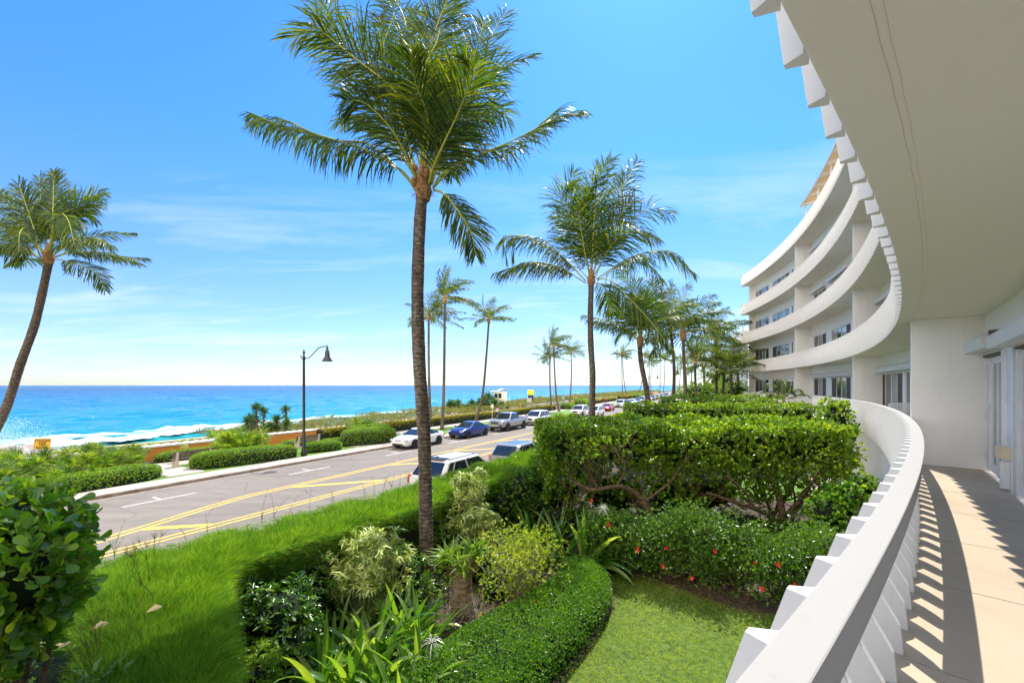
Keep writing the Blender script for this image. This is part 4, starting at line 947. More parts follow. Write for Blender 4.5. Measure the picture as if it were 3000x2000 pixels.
# ---- big hedge blocks of spoon leaves, lifted on twisted trunks
def block_hedge(label, x0, x1, y0, y1, z0, z1, n, Ln, faces='TFL', trunks=(), branch=True, rz=0.0, per=7, skew=0.0, group='spoon leaf hedges between the road and the building'):
    rg = np.random.default_rng(int(x1 * 100)); root = plant('block_hedge', ((x0 + x1) / 2, (y0 + y1) / 2, GZ), label, 'hedge', group); off = np.array([(x0 + x1) / 2, (y0 + y1) / 2, GZ])
    P, A = box_points(n, x0, x1, y0, y1, z0, z1, rg, faces)
    if branch:  # front face hollows: thin out towards the underside
        h = (P[:, 2] - z0) / (z1 - z0); hole = np.sin(P[:, 0] * 1.7 + 1) * .5 + np.sin(P[:, 0] * 4.1) * .3
        keep = rg.random(len(P)) < np.clip(h * 2.0 + .6 + hole * .45, .35, 1); P, A = P[keep], A[keep]
        P[:, 1] += np.where((P[:, 1] < y0 + .8), (1 - h[keep]) * .5 + .12 * hole[keep], 0)
    P[:, 2] += .05 * np.sin(P[:, 0] * 3.3) ; P[:, 1] += skew * (P[:, 0] - x0)
    mb = MB(); rosettes(mb, P - off, A, per, Ln, Ln, 'obov', .95, rg); mb.build('foliage', M_pitt, root)
    cm = MB(); zc = z0 + .5 * (z1 - z0) * branch
    cx = [(x0 + .35, y0 + .75), (x1 - .35, y0 + .75 + skew * (x1 - x0)), (x1 - .35, y1 - .35 + skew * (x1 - x0)), (x0 + .35, y1 - .35)]
    cm.prism(cx, zc, z1 - .28); cm.v = [v - off for v in cm.v]; cm.build('dark_core', M_dark, root)
    if branch:
        tips = []
        for (tx, ty, r, dx) in trunks:
            t_ = MB(); limb(t_, (tx, ty, GZ), (dx, 0, 1), .75, r, 3, rg, .75, .30, 8, tips); t_.v = [v - off for v in t_.v]; t_.build('trunk', M_bark, root)
        bm_ = MB()
        for q in range(26):
            x = rg.uniform(x0 + .2, x1 - .3); limb(bm_, (x, y0 + rg.uniform(.35, .9), z0 + rg.uniform(-.35, .3)), (rg.normal() * .9, -.25, .5), .45, .028, 2, rg, .6, .4, 5)
        bm_.v = [v - off for v in bm_.v]; tag(bm_.build('twigs', M_bark, root), kind='stuff')
    return root
block_hedge('nearest and tallest spoon leaf hedge, its gnarled branches bare underneath', 1.0, 10.1, 12.2, 16.4, 1.40, 3.62, 7600, .105,
            trunks=((7.8, 13.1, .10, .3), (8.5, 13.4, .08, .9), (3.2, 13.0, .09, .8), (4.6, 13.6, .07, -.5), (6.2, 13.6, .07, -.2), (1.6, 12.8, .05, 0)))
block_hedge('second spoon leaf hedge, just beyond the nearest one', 6.6, 17.3, 23.4, 25.8, .3, 3.72, 3600, .12, branch=False, per=6)
block_hedge('third and farthest spoon leaf hedge, lowest in the view', 10.7, 19.4, 29.8, 32.0, .3, 4.0, 2200, .13, branch=False, per=5)
# gnarled trunks in front of the near hedge (twisted limbs of the same row)
tw = plant('gnarled_tree', (7.9, 12.4, GZ), 'gnarled low tree trunk forking under the nearest hedge', 'tree')
mb = MB(); rg = np.random.default_rng(77); o3 = np.array([7.9, 12.4, GZ])
for pts, r in (([(7.9, 12.4, .2), (7.85, 12.35, .9), (7.75, 12.4, 1.6), (7.5, 12.5, 2.3)], .13), ([(7.85, 12.4, .75), (7.2, 12.3, 1.2), (6.4, 12.2, 1.5), (5.6, 12.3, 1.75)], .075), ([(7.85, 12.4, .9), (8.4, 12.4, 1.5), (9.1, 12.5, 1.55), (9.6, 12.6, 1.2)], .075), ([(7.0, 12.3, 1.3), (6.6, 12.3, 1.9), (6.0, 12.5, 2.3)], .045), ([(8.3, 12.4, 1.45), (8.7, 12.4, 2.0), (9.2, 12.6, 2.4)], .05)):
    mb.tube(curve(pts, 16) - o3, np.linspace(r, r * .55, 16), 8)
mb.build('trunk', M_bark, tw, smooth=True)
mb = MB(); P, A = blob_points(170, (7.6, 12.3, 2.25), (2.0, .35, .55), rg, .8); rosettes(mb, P - o3, A, 7, .10, .10, 'obov', .95, rg); mb.build('crown', M_pitt, tw)
tw = plant('gnarled_tree', (3.9, 11.9, GZ), 'gnarled limb arching low below the left part of the nearest hedge', 'tree')
o3 = np.array([3.9, 11.9, GZ]); mb = MB()
for pts, r in (([(4.0, 11.9, .2), (3.9, 11.85, 1.0), (3.6, 11.9, 1.7), (3.0, 11.8, 2.05), (2.2, 11.8, 1.95), (1.7, 11.8, 2.2)], .09), ([(2.4, 11.8, 1.95), (2.1, 11.7, 2.5), (1.9, 11.8, 3.0)], .035), ([(2.9, 11.8, 2.05), (3.1, 11.7, 2.6), (2.8, 11.8, 3.1)], .035), ([(3.7, 11.9, 1.6), (4.3, 11.8, 2.1), (4.7, 11.8, 2.6)], .04), ([(1.8, 11.8, 2.1), (1.5, 11.7, 2.6), (1.5, 11.8, 3.0)], .025)):
    mb.tube(curve(pts, 16) - o3, np.linspace(r, r * .55, 16), 8)
tips = []
for k in range(16): limb(mb, np.array([rg.uniform(1.4, 4.8), 11.75, rg.uniform(2.1, 2.8)]) - o3, (rg.normal() * .5, -.2, .9), .35, .02, 2, rg, .5, .5, 4, tips)
mb.build('trunk', M_bark, tw, smooth=True)
mb = MB(); P = np.array([q for q, _ in tips]); A = np.array([d for _, d in tips]); rosettes(mb, P, A, 6, .085, .085, 'obov', 1.0, rg); mb.build('crown', M_pitt, tw)

# column shrub and shrub by the rail
shrub('column_shrub', (11.2, 15.2, GZ), 'narrow upright shrub against the balcony between two hedges', 'shrub', M_pitt, [sp(1915, 985, 15.2, (.62, .6, 1.1)), sp(1905, 1060, 15.2, (.75, .6, .8)), sp(1925, 940, 15.4, (.35, .35, .3))], per=6, Ln=.11, Wd=.11, dens=55)
shrub('rail_shrub', (8.9, 11.0, GZ), 'dark rounded spoon leaved shrub hugging the balcony rail', 'shrub', M_big, [sp(1945, 1160, 11.0, (.55, .5, .6)), sp(1985, 1120, 11.4, (.35, .35, .3)), sp(1905, 1185, 10.8, (.45, .5, .6)), sp(1900, 1260, 10.4, (.5, .5, .45))], per=6, Ln=.10, Wd=.11, dens=75)
# dense dark shrubs below the feathery hedge
k = 0
for (x, y, Y, r, lb) in ((560, 1345, 6.9, (.55, .6, .55), 'glossy dark umbrella leaf shrub at the corner of the feathery hedge'), (640, 1420, 6.7, (.6, .6, .6), 'glossy dark umbrella leaf shrub nearest the strap leaved lilies'),
                         (700, 1320, 7.9, (.75, .6, .6), 'glossy dark umbrella leaf shrub behind the left variegated bush'), (850, 1245, 9.2, (.8, .6, .55), 'glossy dark umbrella leaf shrub left of the speckled palm trunk'),
                         (930, 1330, 8.6, (.55, .4, .6), 'glossy dark umbrella leaf shrub at the foot of the speckled palm trunk'), (1010, 1190, 10.9, (.7, .6, .65), 'glossy dark umbrella leaf shrub hidden behind the speckled palm trunk')):
    shrub('umbrella_shrub', (AT(x, y, Y)[0], Y, GZ), lb, 'shrub', M_scheff, [(AT(x, y, Y), r), (AT(x, y, Y) + np.array([.2, -.1, -.45]), (r[0] * .9, r[1], r[2]))], per=7, Ln=.105, Wd=.085, tpl='oval', dens=58, open_=1.5, group='umbrella leaf shrubs under the feathery hedge', curl=.25)
c = D(600, 1530, 1.0)
shrub('umbrella_shrub', (c[0] - .1, c[1], GZ), 'small yellow green umbrella leaf shrub at the bottom of the feathery hedge', 'shrub', M_clip, [(D(600, 1530, .9), (.3, .3, .3)), (D(585, 1565, .9), (.25, .25, .3))], per=7, Ln=.08, Wd=.07, tpl='oval', dens=150, open_=1.4)
shrub('glossy_shrub', (-.1, 13.4, GZ), 'glossy sunlit shrub between the feathery hedge and the nearest spoon leaf hedge', 'shrub', M_hib, [sp(1185, 1130, 13.2, (.75, .7, .75)), sp(1215, 1180, 13, (.6, .6, .7)), sp(1150, 1160, 12.6, (.5, .5, .6))], per=6, Ln=.075, Wd=.08, tpl='oval', dens=95, open_=1.1)
# ---- variegated bushes
def varieg(x, y, Y, r, lb, n=70, extra=()):
    n = int(n * 2.0)
    c = AT(x, y, Y); rg = np.random.default_rng(int(x)); root = plant('variegated_bush', (c[0], Y, GZ), lb, 'bush', 'cream and green variegated bushes'); off = np.array([c[0], Y, GZ])
    P, A = blob_points(n, c, r, rg, .55, .3)
    for ex, ey, er, en in extra:
        P2, A2 = blob_points(en, AT(ex, ey, Y), er, rg, .6); P = np.r_[P, P2]; A = np.r_[A, A2]
    A = A + np.array([0, 0, .6]); mb = MB(); sm = MB()
    for k in range(3): rosettes(mb, P - off + A * (.03 * k), A, 8, .15, .030, 'lance', .55 + .45 * k, rg, curl=.45)
    for p, a in zip(P[::2], A[::2]): sm.tube(curve([(rg.normal(scale=.06), rg.normal(scale=.06), 0), (p - off) * np.array([.6, .6, .5]), p - off], 7), np.linspace(.014, .008, 7), 5)
    mb.build('foliage', M_var, root); sm.build('stems', M_twig, root)
varieg(838, 1315, 8.0, (.66, .5, .55), 'cream and green variegated bush left of the speckled palm trunk', 105, ((850, 1255, (.5, .3, .25), 24), (790, 1350, (.4, .3, .3), 24)))
varieg(1075, 1190, 10.8, (.68, .5, .42), 'cream and green variegated bush right of the speckled palm trunk', 85, ((1075, 1135, (.38, .3, .38), 36), (1060, 1105, (.2, .2, .25), 14), (1100, 1100, (.15, .15, .22), 10), (1125, 1215, (.3, .3, .25), 18)))
# ---- spiky rosettes on a stump
root = plant('stump_rosette_plant', (-1.0, 8.6, GZ), 'spiky yellow green rosettes growing on top of a pale thick stump', 'plant'); off = np.array([-1.0, 8.6, GZ])
mb = MB(); mb.lathe([(.26, 0), (.22, .25), (.19, .6), (.20, .85), (.24, 1.0), (.22, 1.08)], (0, 0, 0), 16); mb.build('stump', bark('pale_stump_bark', (.20, .13, .08), (.38, .27, .17), (.55, .42, .30)), root, smooth=True)
rg = np.random.default_rng(19)
for cx, cy, Y, A, s_ in ((1035, 1275, 8.5, (-.25, -.3, 1), 1.0), (1085, 1262, 8.6, (.4, -.1, 1), .85), (1060, 1290, 8.35, (0, -.6, .9), .7)):
    c = AT(cx, cy + 12, Y) - off; mb = MB()
    for op, n_, l in ((1.6, 26, .46), (1.0, 26, .50), (.55, 20, .48), (.25, 10, .42)):
        rosettes(mb, c[None] + 0.0, np.array([A]), n_, l * s_, .052 * s_, 'lance', op, rg, .12, curl=.12)
    mb.build('leaf_rosette', M_brom, root)
mb = MB(); P, A = blob_points(150, (0, -.02, 1.08), (.30, .26, .12), rg, .4); leaves(mb, P, A - np.array([0, 0, 1.0]), rdir(len(P), rg), .16, .03, 'lance'); mb.build('dry_skirt', mat('dry_russet', (.16, .06, .03), (.36, .17, .08), 12, .9), root)
# bare pale twigs round the stump
for k, (x, y, Y, h, lb) in enumerate(((1010, 1420, 8.1, .8, 'tangle of bare pale twigs left of the stump'), (1085, 1430, 8.0, .62, 'tangle of bare pale twigs right of the stump'))):
    c = D(x, y + 25, GZ); c = np.array([AT(x, y, Y)[0], Y, GZ]); root = plant('bare_twig_bush', c, lb, 'bush', 'bare twig bushes at the stump'); mb = MB(); tips = []
    for q in range(9): limb(mb, (rg.normal() * .06, rg.normal() * .06, 0), (rg.normal() * .7, rg.normal() * .5, 1.0), h * .5, .011, 3, rg, .75, .12, 4, tips)
    mb.build('twigs', M_twig, root)
    mb = MB(); P = np.array([q for q, _ in tips])[::4]; rosettes(mb, P, np.repeat([[0, 0, 1.0]], len(P), 0), 3, .035, .035, 'oval', 1, rg); mb.build('foliage', M_clip, root)
# ---- sparse yellow-green shrub in the middle, and hibiscus row
def hibiscus(lb, loc, h, r, mats, nst=22, leafn=900, Ln=.05, flowers=(), group='hibiscus bushes along the soil bed', col=None, dens=1.0):
    rg = np.random.default_rng(int(abs(loc[0] * 57 + loc[1] * 91))); root = plant('hibiscus_bush', loc, lb, 'bush', group); mb = MB(); tips = []
    for q in range(nst): 
        a = rg.random() * 6.28; limb(mb, (math.cos(a) * .08, math.sin(a) * .08, 0), (math.cos(a) * r * rg.uniform(.2, 1.0), math.sin(a) * r * rg.uniform(.2, 1.0), 1.1 * h), h * .42, .012, 2, rg, .42, .45, 4, tips)
    mb.build('stems', M_bark if col is None else col, root)
    T = np.array([q for q, _ in tips]); idx = rg.integers(0, len(T), int(leafn * dens)); P = T[idx] * np.array([1, 1, 1]) + rg.normal(scale=(.12 * r + .05, .12 * r + .05, .10 * h), size=(len(idx), 3)); k_ = rg.random(len(P)) < .35; P[k_, 2] *= rg.uniform(.25, .9, k_.sum()); P[:, 2] = np.clip(P[:, 2], .08, h * 1.15)
    mb = MB(); rosettes(mb, P, nrm(P * np.array([1, 1, .3]) + np.array([0, -.3, .5])), 5, Ln, Ln * 1.1, 'oval', 1.1, rg, .3); mb.build('foliage', mats, root)
    for fx, fy in flowers:
        p = AT(fx, fy, loc[1] - r * .85) - np.array(loc); fm = MB(); a = np.array([rg.normal() * .4, -1, .35])
        rosettes(fm, p[None], a[None], 6, .062, .10, 'obov', 1.25, rg, .1); fm.tube([p, p + nrm(a) * .07], .004, 4); fm.build('flower', M_red, root)
    return root
M_red = mat('red_petal', (.75, .035, .015), (.85, .10, .03), 20, .5)
M_orange = mat('orange_petal', (.85, .28, .03), rough=.5)
hibiscus('sparse twiggy yellow green bush right of the spiky stump', (.20, 8.9, GZ), 1.55, .85, M_hiby, 30, 1300, .058, ((1232, 1382), ), col=M_twig, group=None)
hb = [((2.5, 11.3), 1.25, .7, ((1395, 1205), (1358, 1150)), 'hibiscus bush at the far left end of the soil bed'), ((3.3, 10.95), 1.25, .75, ((1462, 1262), (1530, 1258)), 'hibiscus bush with a red bloom near its left edge'),
      ((4.15, 10.5), 1.3, .75, ((1520, 1300),), 'hibiscus bush in the middle of the row, one low red bloom'), ((4.95, 10.1), 1.3, .75, ((1638, 1265), (1590, 1325)), 'hibiscus bush with red blooms front and centre'),
      ((5.75, 9.75), 1.3, .7, ((1732, 1292), (1747, 1350)), 'hibiscus bush with the two largest red blooms'), ((6.4, 9.3), 1.15, .6, ((1790, 1296), (1822, 1345), (1815, 1375)), 'hibiscus bush nearest the balcony rail with several red blooms'),
      ((6.9, 10.1), 1.2, .7, (), 'hibiscus bush behind the others next to the rail shrub')]
for (x, y), h, r, fl, lb in hb: hibiscus(lb, (x + .05, y - .40, GZ), h * (1.12 + .16 * math.sin(x * 5)), r * 1.25, M_hib, 24, 2000, .066, fl)
# dark understory under the near hedge
for k, (x, y, lb) in enumerate(((1.6, 12.9, 'left'), (4.2, 12.6, 'middle'), (6.6, 12.2, 'right'), (8.8, 11.9, 'rightmost'))):
    shrub('understory_shrub', (x, y, GZ), 'dark shade shrub filling the gap under the nearest hedge, %s one' % ['left', 'middle left', 'middle right', 'right'][k], 'shrub', M_scheff, [((x, y, .75), (1.35, .6, .62)), ((x + .7, y - .3, .6), (.8, .5, .5))], per=6, Ln=.08, Wd=.075, tpl='oval', dens=60, open_=1.2, group='shade shrubs under the nearest hedge')
for k, (x, y) in enumerate(((1.6, 15.6), (3.6, 15.2), (5.6, 15.0), (7.2, 15.6))):
    shrub('understory_shrub', (x, y, GZ), ['farthest left', 'second from left', 'second from right', 'farthest right'][k] + ' of the shade shrubs at the back below the nearest hedge', 'shrub', M_hib, [((x, y, .95), (1.4, .6, .95))], per=6, Ln=.09, Wd=.09, tpl='oval', dens=45, open_=1.2, group='shade shrubs under the nearest hedge')
# ---- strap-leaved crinum lilies
def crinum(lb, loc, n, Ln, seed, wid=.085, lean=(0, 0), flower=None):
    n = int(n * 1.35)
    rg = np.random.default_rng(seed); root = plant('crinum_lily', loc, lb, 'plant', 'strap leaved lilies'); mb = MB()
    for i in range(n):
        a = i * 2.4 + rg.normal(scale=.3); e = rg.uniform(.45, 1.35); ln = Ln * 1.12 * rg.uniform(.7, 1.15); w = 1.15 * wid * rg.uniform(.7, 1.1)
        d = np.array([math.cos(a) * math.cos(e) + lean[0], math.sin(a) * math.cos(e) + lean[1], math.sin(e)]); d = nrm(d); p = np.array([math.cos(a) * .05, math.sin(a) * .05, .05]); q = [p.copy()]; k = 9
        g_ = rg.uniform(.06, .20) * (1.4 - e * .6)
        for j in range(k): p = p + d * ln / k; q.append(p.copy()); d = nrm(d + np.array([0, 0, -g_ * (1 + j * .12)]))
        q = np.array(q); t_ = np.gradient(q, axis=0); t_ = nrm(t_); s_ = nrm(np.cross(t_, [0, 0, 1]) + .001); tw = rg.normal() * .5; nn = np.cross(s_, t_)
        s_ = s_ * math.cos(tw) + nn * math.sin(tw); nn = np.cross(s_, t_)
        pr = np.interp(np.linspace(0, 1, k + 1), [0, .15, .45, .8, 1], [.55, .8, 1, .6, .02])[:, None] * w / 2
        Lr = q - s_ * pr + nn * pr * .45; Rr = q + s_ * pr + nn * pr * .45; rings = np.stack([Lr, q, Rr], 1)
        mb.loft(rings, closed=False, cap=False)
    mb.build('strap_leaves', M_strap, root)
    if flower is not None:
        f = AT(*flower) - np.array(loc); st = MB(); st.tube(curve([(0, 0, .05), f * np.array([.5, .5, .6]), f], 10), .012, 6); st.build('flower_stalk', M_strap, root)
        fm = MB()
        for i in range(26):
            d = nrm(rg.normal(size=3) + np.array([0, 0, .5])); q = [f + d * .02, f + d * .09, f + d * .14 + np.array([0, 0, -.03]), f + d * .17 + np.array([0, 0, -.075])]; fm.tube(q, [.004, .005, .004, .001], 4)
        fm.build('spider_flower', M_petal, root)
M_petal = mat('white_petal', (.75, .72, .66), rough=.6)
for a in (('strap leaved lily at the bottom with a white spider flower', (-1.95, 6.35, GZ), 30, 1.05, 3, .10, (.1, -.1), (992, 1476, 6.0)), ('strap leaved lily arching in front of the left variegated bush', (-2.3, 7.0, GZ), 30, 1.15, 4, .10), ('strap leaved lily at the bottom left of the garden bed', (-2.75, 6.2, GZ), 26, 1.0, 5, .10, (-.1, -.1)),
          ('strap leaved lily at the bottom centre edge of the picture', (-1.5, 5.75, GZ), 22, .9, 6, .09), ('strap leaved lily between the white spider flower and the stump', (-1.5, 7.1, GZ), 24, 1.0, 7, .09, (.15, 0)), ('strap leaved lily in the middle of the bottom clump', (-2.3, 6.2, GZ), 28, 1.1, 21, .11), ('strap leaved lily leaning over the clipped border plant', (-1.35, 6.3, GZ), 22, .95, 22, .09, (.1, -.1)), ('broad strap leaved lily at the back of the bottom clump', (-1.9, 7.5, GZ), 26, 1.15, 23, .11),
          ('upright strap leaved lily at the left end of the clump', (-2.9, 6.9, GZ), 20, 1.0, 12, .09),
          ('strap leaved lily behind the sparse yellow green bush', (1.35, 10.9, GZ), 26, 1.3, 8, .10), ('strap leaved lily with a small white flower, by the hibiscus row', (1.85, 10.6, GZ), 24, 1.35, 9, .11, (.25, -.1), (1386, 1168, 10.4)), ('strap leaved lily left of the flowering one', (.55, 11.3, GZ), 24, 1.25, 10, .10), ('strap leaved lily deep in the shade below the near hedge', (1.3, 12.2, GZ), 22, 1.3, 14, .10), ('lone strap leaved lily among the hibiscus bushes', (5.3, 11.0, GZ), 22, 1.3, 11, .09)):
    crinum(*a[:1], a[1], a[2], a[3], a[4], a[5], a[6] if len(a) > 6 else (0, 0), a[7] if len(a) > 7 else None)
# ---- low clipped border plant sweeping round the lawn
root = plant('clipped_border', (1.0, 7.4, GZ), 'low clipped glossy border plant sweeping round the lawn', 'border plant'); off = np.array([1.0, 7.4, GZ])
cl = curve([(-1.75, 4.6), (-1.0, 5.7), (-.30, 6.75), (.55, 7.75), (1.25, 8.7), (1.6, 9.5), (1.5, 10.1)], 60); nn = 20000; t = R0.random(nn) * 59; i0 = t.astype(int).clip(0, 58); f = (t - i0)[:, None]; p = cl[i0] * (1 - f) + cl[i0 + 1] * f
tg = nrm(cl[i0 + 1] - cl[i0]); nr = np.c_[tg[:, 1], -tg[:, 0]]; th = np.where(R0.random(nn) < .5, R0.uniform(0, math.pi, nn), np.arccos(R0.uniform(-1, 1, nn) ** 1)); hw = np.interp(t, [0, 25, 45, 59], [.95, .85, .62, .45])
ct, st = np.cos(th), np.sin(th); sg = np.where(R0.random(nn) < .45, R0.uniform(-.85, .85, nn), np.sign(ct) * np.abs(ct) ** .55); uz_ = np.clip(1 - np.abs(sg) ** 4, 0, 1) ** .25; uz = np.where(R0.random(nn) < .75, uz_, uz_ * R0.random(nn))
lump = .03 * np.sin(p[:, 0] * 6) * np.cos(p[:, 1] * 5)
Pp = np.c_[p + nr * (sg * hw)[:, None], GZ + .05 + (.52 + lump) * uz]; A = np.c_[nr * ct[:, None], st + .3] + .5 * R0.normal(size=(nn, 3))
mb = MB(); rosettes(mb, Pp - off, A, 5, .042, .05, 'oval', 1.0, R0, .3)
mb.build('foliage', leafmat('border_leaf', [(.03, .10, .010), (.06, .17, .014), (.11, .25, .02), (.22, .36, .04)], .35, .35, .5, pscale=3), root)
rings = []
for i in range(0, 60, 3):
    tg_ = nrm(cl[min(i + 1, 59)] - cl[max(i - 1, 0)]); nr_ = np.array([tg_[1], -tg_[0]]); w_ = float(np.interp(i, [0, 25, 45, 59], [.95, .85, .62, .45])) - .12
    rings.append([(*(cl[i] + nr_ * w_ * np.sign(math.cos(q)) * abs(math.cos(q)) ** .55), GZ + .40 * abs(math.sin(q)) ** .5) for q in np.linspace(0, math.pi, 9)])
MB().loft(np.array(rings) - off).build('dark_core', M_dark, root)
# loungers on the patio below and one chair back on the far balcony
def lounger(loc, rz, lb, back=.55, gr='loungers by the building'):
    root = empty('sun_lounger', loc, rz, label=lb, cat='lounger', group=gr)
    mb = MB()
    for x in (-.3, .3): mb.tube([(x, -.95, .32), (x, .35, .32)], .02, 6)
    for y in (-.95, .35): mb.tube([(-.3, y, .32), (.3, y, .32)], .02, 6)
    mb.build('frame', M_alu, root)
    for x in (-.3, .3):
        for y in (-.85, .25): MB().tube([(x, y, .31), (x, y, 0)], .018, 6).build('leg', M_alu, root)
    mb = MB()
    for i in range(16): mb.box((0, -.9 + i * .075, .335), (.58, .06, .012))
    mb.build('seat', M_alu, root)
    mb = MB(); bl = .78
    for i in range(11): y = i / 10 * bl; mb.box((0, .3 + y * math.cos(1.0), .34 + y * math.sin(1.0)), (.58, .03, .05))
    for x in (-.3, .3): mb.tube([(x, .3, .33), (x, .3 + bl * math.cos(1.0), .33 + bl * math.sin(1.0))], .02, 6)
    mb.build('backrest', M_alu, root)
a1, a2 = D(1985, 1108, .3), D(2005, 1116, .3)
lounger((a1[0] - .2, a1[1], GZ + .05), math.radians(-45), 'white lounger on the ground floor patio, farther from the rail'); lounger((a2[0] - .1, a2[1] - .2, GZ + .05), math.radians(-45), 'white lounger on the ground floor patio, nearer to the rail')
for a, lb in ((-36.4, 'white slatted lounger on the neighbouring balcony beside the sliding doors'), (-30.0, 'white slatted lounger on the neighbouring balcony near the partition')):
    p = PB(71.45, a, ZF[0] + .004); lounger(p, math.radians(a + 5), lb)

for k, (x, y, Y, r, lb) in enumerate(((1140, 1360, 9.4, (.5, .4, .45), 'dark undergrowth shrub between the spiky stump and the sparse bush'), (990, 1350, 9.3, (.45, .3, .5), 'dark undergrowth shrub behind the bare twigs at the palm foot'), (1090, 1300, 10.2, (.7, .4, .5), 'dark undergrowth shrub behind the spiky stump'), (1180, 1260, 10.6, (.5, .4, .5), 'dark undergrowth shrub behind the sparse yellow green bush'), (930, 1400, 7.9, (.35, .3, .35), 'dark undergrowth shrub left of the bare twigs'))):
    shrub('undergrowth_shrub', (AT(x, y, Y)[0], Y, GZ), lb, 'shrub', M_scheff, [(AT(x, y, Y), r)], per=6, Ln=.08, Wd=.075, tpl='oval', dens=55, open_=1.3, group='undergrowth round the stump', core=.6)
# ================================================================ sea side: wall, hedges, palmettos, benches, lamp
M_orange_w = plaster('orange_stucco', (.60, .22, .035), (.70, .29, .06))
M_cap = mat('white_wall_cap', (.68, .64, .60), (.78, .75, .72), 6, .7)
M_black = mat('black_iron', (.018, .02, .022), rough=.4, spec=.5)
wal = empty('sea_wall', RN(5, 32.4), label='long low orange stucco wall with a scalloped white cap between path and beach', cat='wall'); wal.location = (0, 0, 0)
def wall_run(s0, s1, n0=32.3, z1=.98):
    b = MB(); solid_strip(b, n0, n0 + .22, .0, z1 - .06, s0, s1, 1.0); b.build('wall_body', M_orange_w, wal)
    c = MB(); S = np.arange(s0, s1, .11 if s0 < 60 else .4); k = 0; rings = []
    for i, s in enumerate(S):
        sc = abs(math.sin(i * math.pi / 5)) * .05; rings.append([RN(s, n0 - .07 , z1 - .08), RN(s, n0 - .06, z1 + sc * .6), RN(s, n0 + .11, z1 + .05 + sc), RN(s, n0 + .28, z1 + sc * .6), RN(s, n0 + .29, z1 - .08)])
    c.loft(rings); c.build('wall_cap', M_cap, wal)
wall_run(-25, 76, 32.5, 1.03); wall_run(84, 130, 33.2); wall_run(138, 240, 33.6)
def mound_hedge(lb, pts, w, h, n, Ln=.07, mats=M_clip, sq=.5, z0=.12, cat='hedge', name='clipped_hedge', gr='rounded clipped hedges on the sea side', taper=True, per=5):
    """clipped hedge following (s, n) points"""
    rg = np.random.default_rng(int(abs(pts[0][0] * 13 + pts[0][1] * 7) * 10)); base = RN(*pts[0]); root = plant(name, (base[0], base[1], z0), lb, cat, gr); off = np.array([base[0], base[1], z0])
    c2 = curve([RN(*p)[:2] for p in pts], 40); t = rg.random(n) * 39; i0 = t.astype(int).clip(0, 38); f = (t - i0)[:, None]; p = c2[i0] * (1 - f) + c2[i0 + 1] * f
    tg = nrm(c2[i0 + 1] - c2[i0]); nr = np.c_[tg[:, 1], -tg[:, 0]]; th = rg.uniform(0, math.pi, n); u = t / 39
    e = np.sqrt(np.clip(1 - np.abs(2 * u - 1) ** 5, .02, 1)) if taper else np.ones(n)
    ct, st = np.cos(th), np.sin(th); cs = np.sign(ct) * np.abs(ct) ** sq; ss_ = np.abs(st) ** sq
    P = np.c_[p + nr * (cs * w / 2 * e)[:, None], z0 + .03 + h * ss_ * e ** .5]; A = np.c_[nr * ct[:, None] + tg * ((u - .5) * 2)[:, None] ** 7 * 1.2, st + .2] + .35 * rg.normal(size=(n, 3))
    mb = MB(); rosettes(mb, P - off, A, per, Ln, Ln * 1.1, 'oval', 1.0, rg, .3); mb.build('foliage', mats, root)
    rings = []
    for i in range(40):
        tg_ = nrm(c2[min(i + 1, 39)] - c2[max(i - 1, 0)]); nr_ = np.array([tg_[1], -tg_[0]]); e_ = math.sqrt(max(.01, 1 - abs(2 * i / 39 - 1) ** 5)) if taper else 1
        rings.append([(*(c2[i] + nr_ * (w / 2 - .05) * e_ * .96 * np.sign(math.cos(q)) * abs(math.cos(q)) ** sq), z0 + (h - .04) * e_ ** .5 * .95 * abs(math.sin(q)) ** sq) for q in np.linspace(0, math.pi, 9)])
    MB().loft(np.array(rings) - off).build('dark_core', M_dark, root); return root
mound_hedge('rounded clipped hedge nearest the spoon leaf shrub, left of the gap by the bench', [(6.0, 26.0), (8.0, 26.4), (10.6, 26.9)], 1.5, .72, 2600)
mound_hedge('long rounded clipped hedge between the bench gap and the street lamp', [(12.3, 27.6), (14.5, 26.9), (18.0, 26.4)], 1.5, .85, 3200)
mound_hedge('rounded hedge against the orange wall behind the bench', [(12.2, 31.6), (15.0, 31.6), (18.5, 31.5)], 1.3, .55, 1800)
mound_hedge('short clipped hedge just right of the street lamp', [(19.0, 27.2), (20.3, 26.8), (21.6, 26.4)], 1.1, .62, 1300)
mound_hedge('small clipped mound behind the hedge by the lamp', [(19.8, 30.8), (21.3, 30.8), (22.8, 30.8)], 1.2, .45, 800)
mound_hedge('tall dark rounded hedge beside the white sedan', [(22.6, 27.6), (24.8, 26.9), (26.9, 26.2)], 1.9, 1.25, 3000)
mound_hedge('light green rounded mound behind the tall dark hedge', [(25.0, 29.4), (27.0, 28.9), (28.6, 28.4)], 1.5, 1.25, 1500)
mound_hedge('small clipped hedge left of the lamp post against the wall', [(21.6, 28.8), (22.8, 28.4), (24.0, 28.0)], 1.0, .5, 700)
mound_hedge('long square clipped yellow green hedge in front of the wall', [(24, 32.0), (40, 32.0), (58, 32.0), (75.5, 32.2)], .9, .92, 11000, .09, M_fic, .22, taper=False, gr='square clipped hedges along the wall')
mound_hedge('second square clipped hedge farther along the wall, behind the two walkers', [(86, 32.6), (105, 32.6), (130, 32.6)], 1.1, 1.0, 4000, .13, M_fic, .22, taper=False, gr='square clipped hedges along the wall')
mound_hedge('farthest square clipped hedge along the wall', [(138, 33), (170, 33), (210, 33)], 1.3, 1.1, 3000, .18, M_fic, .22, taper=False, gr='square clipped hedges along the wall')
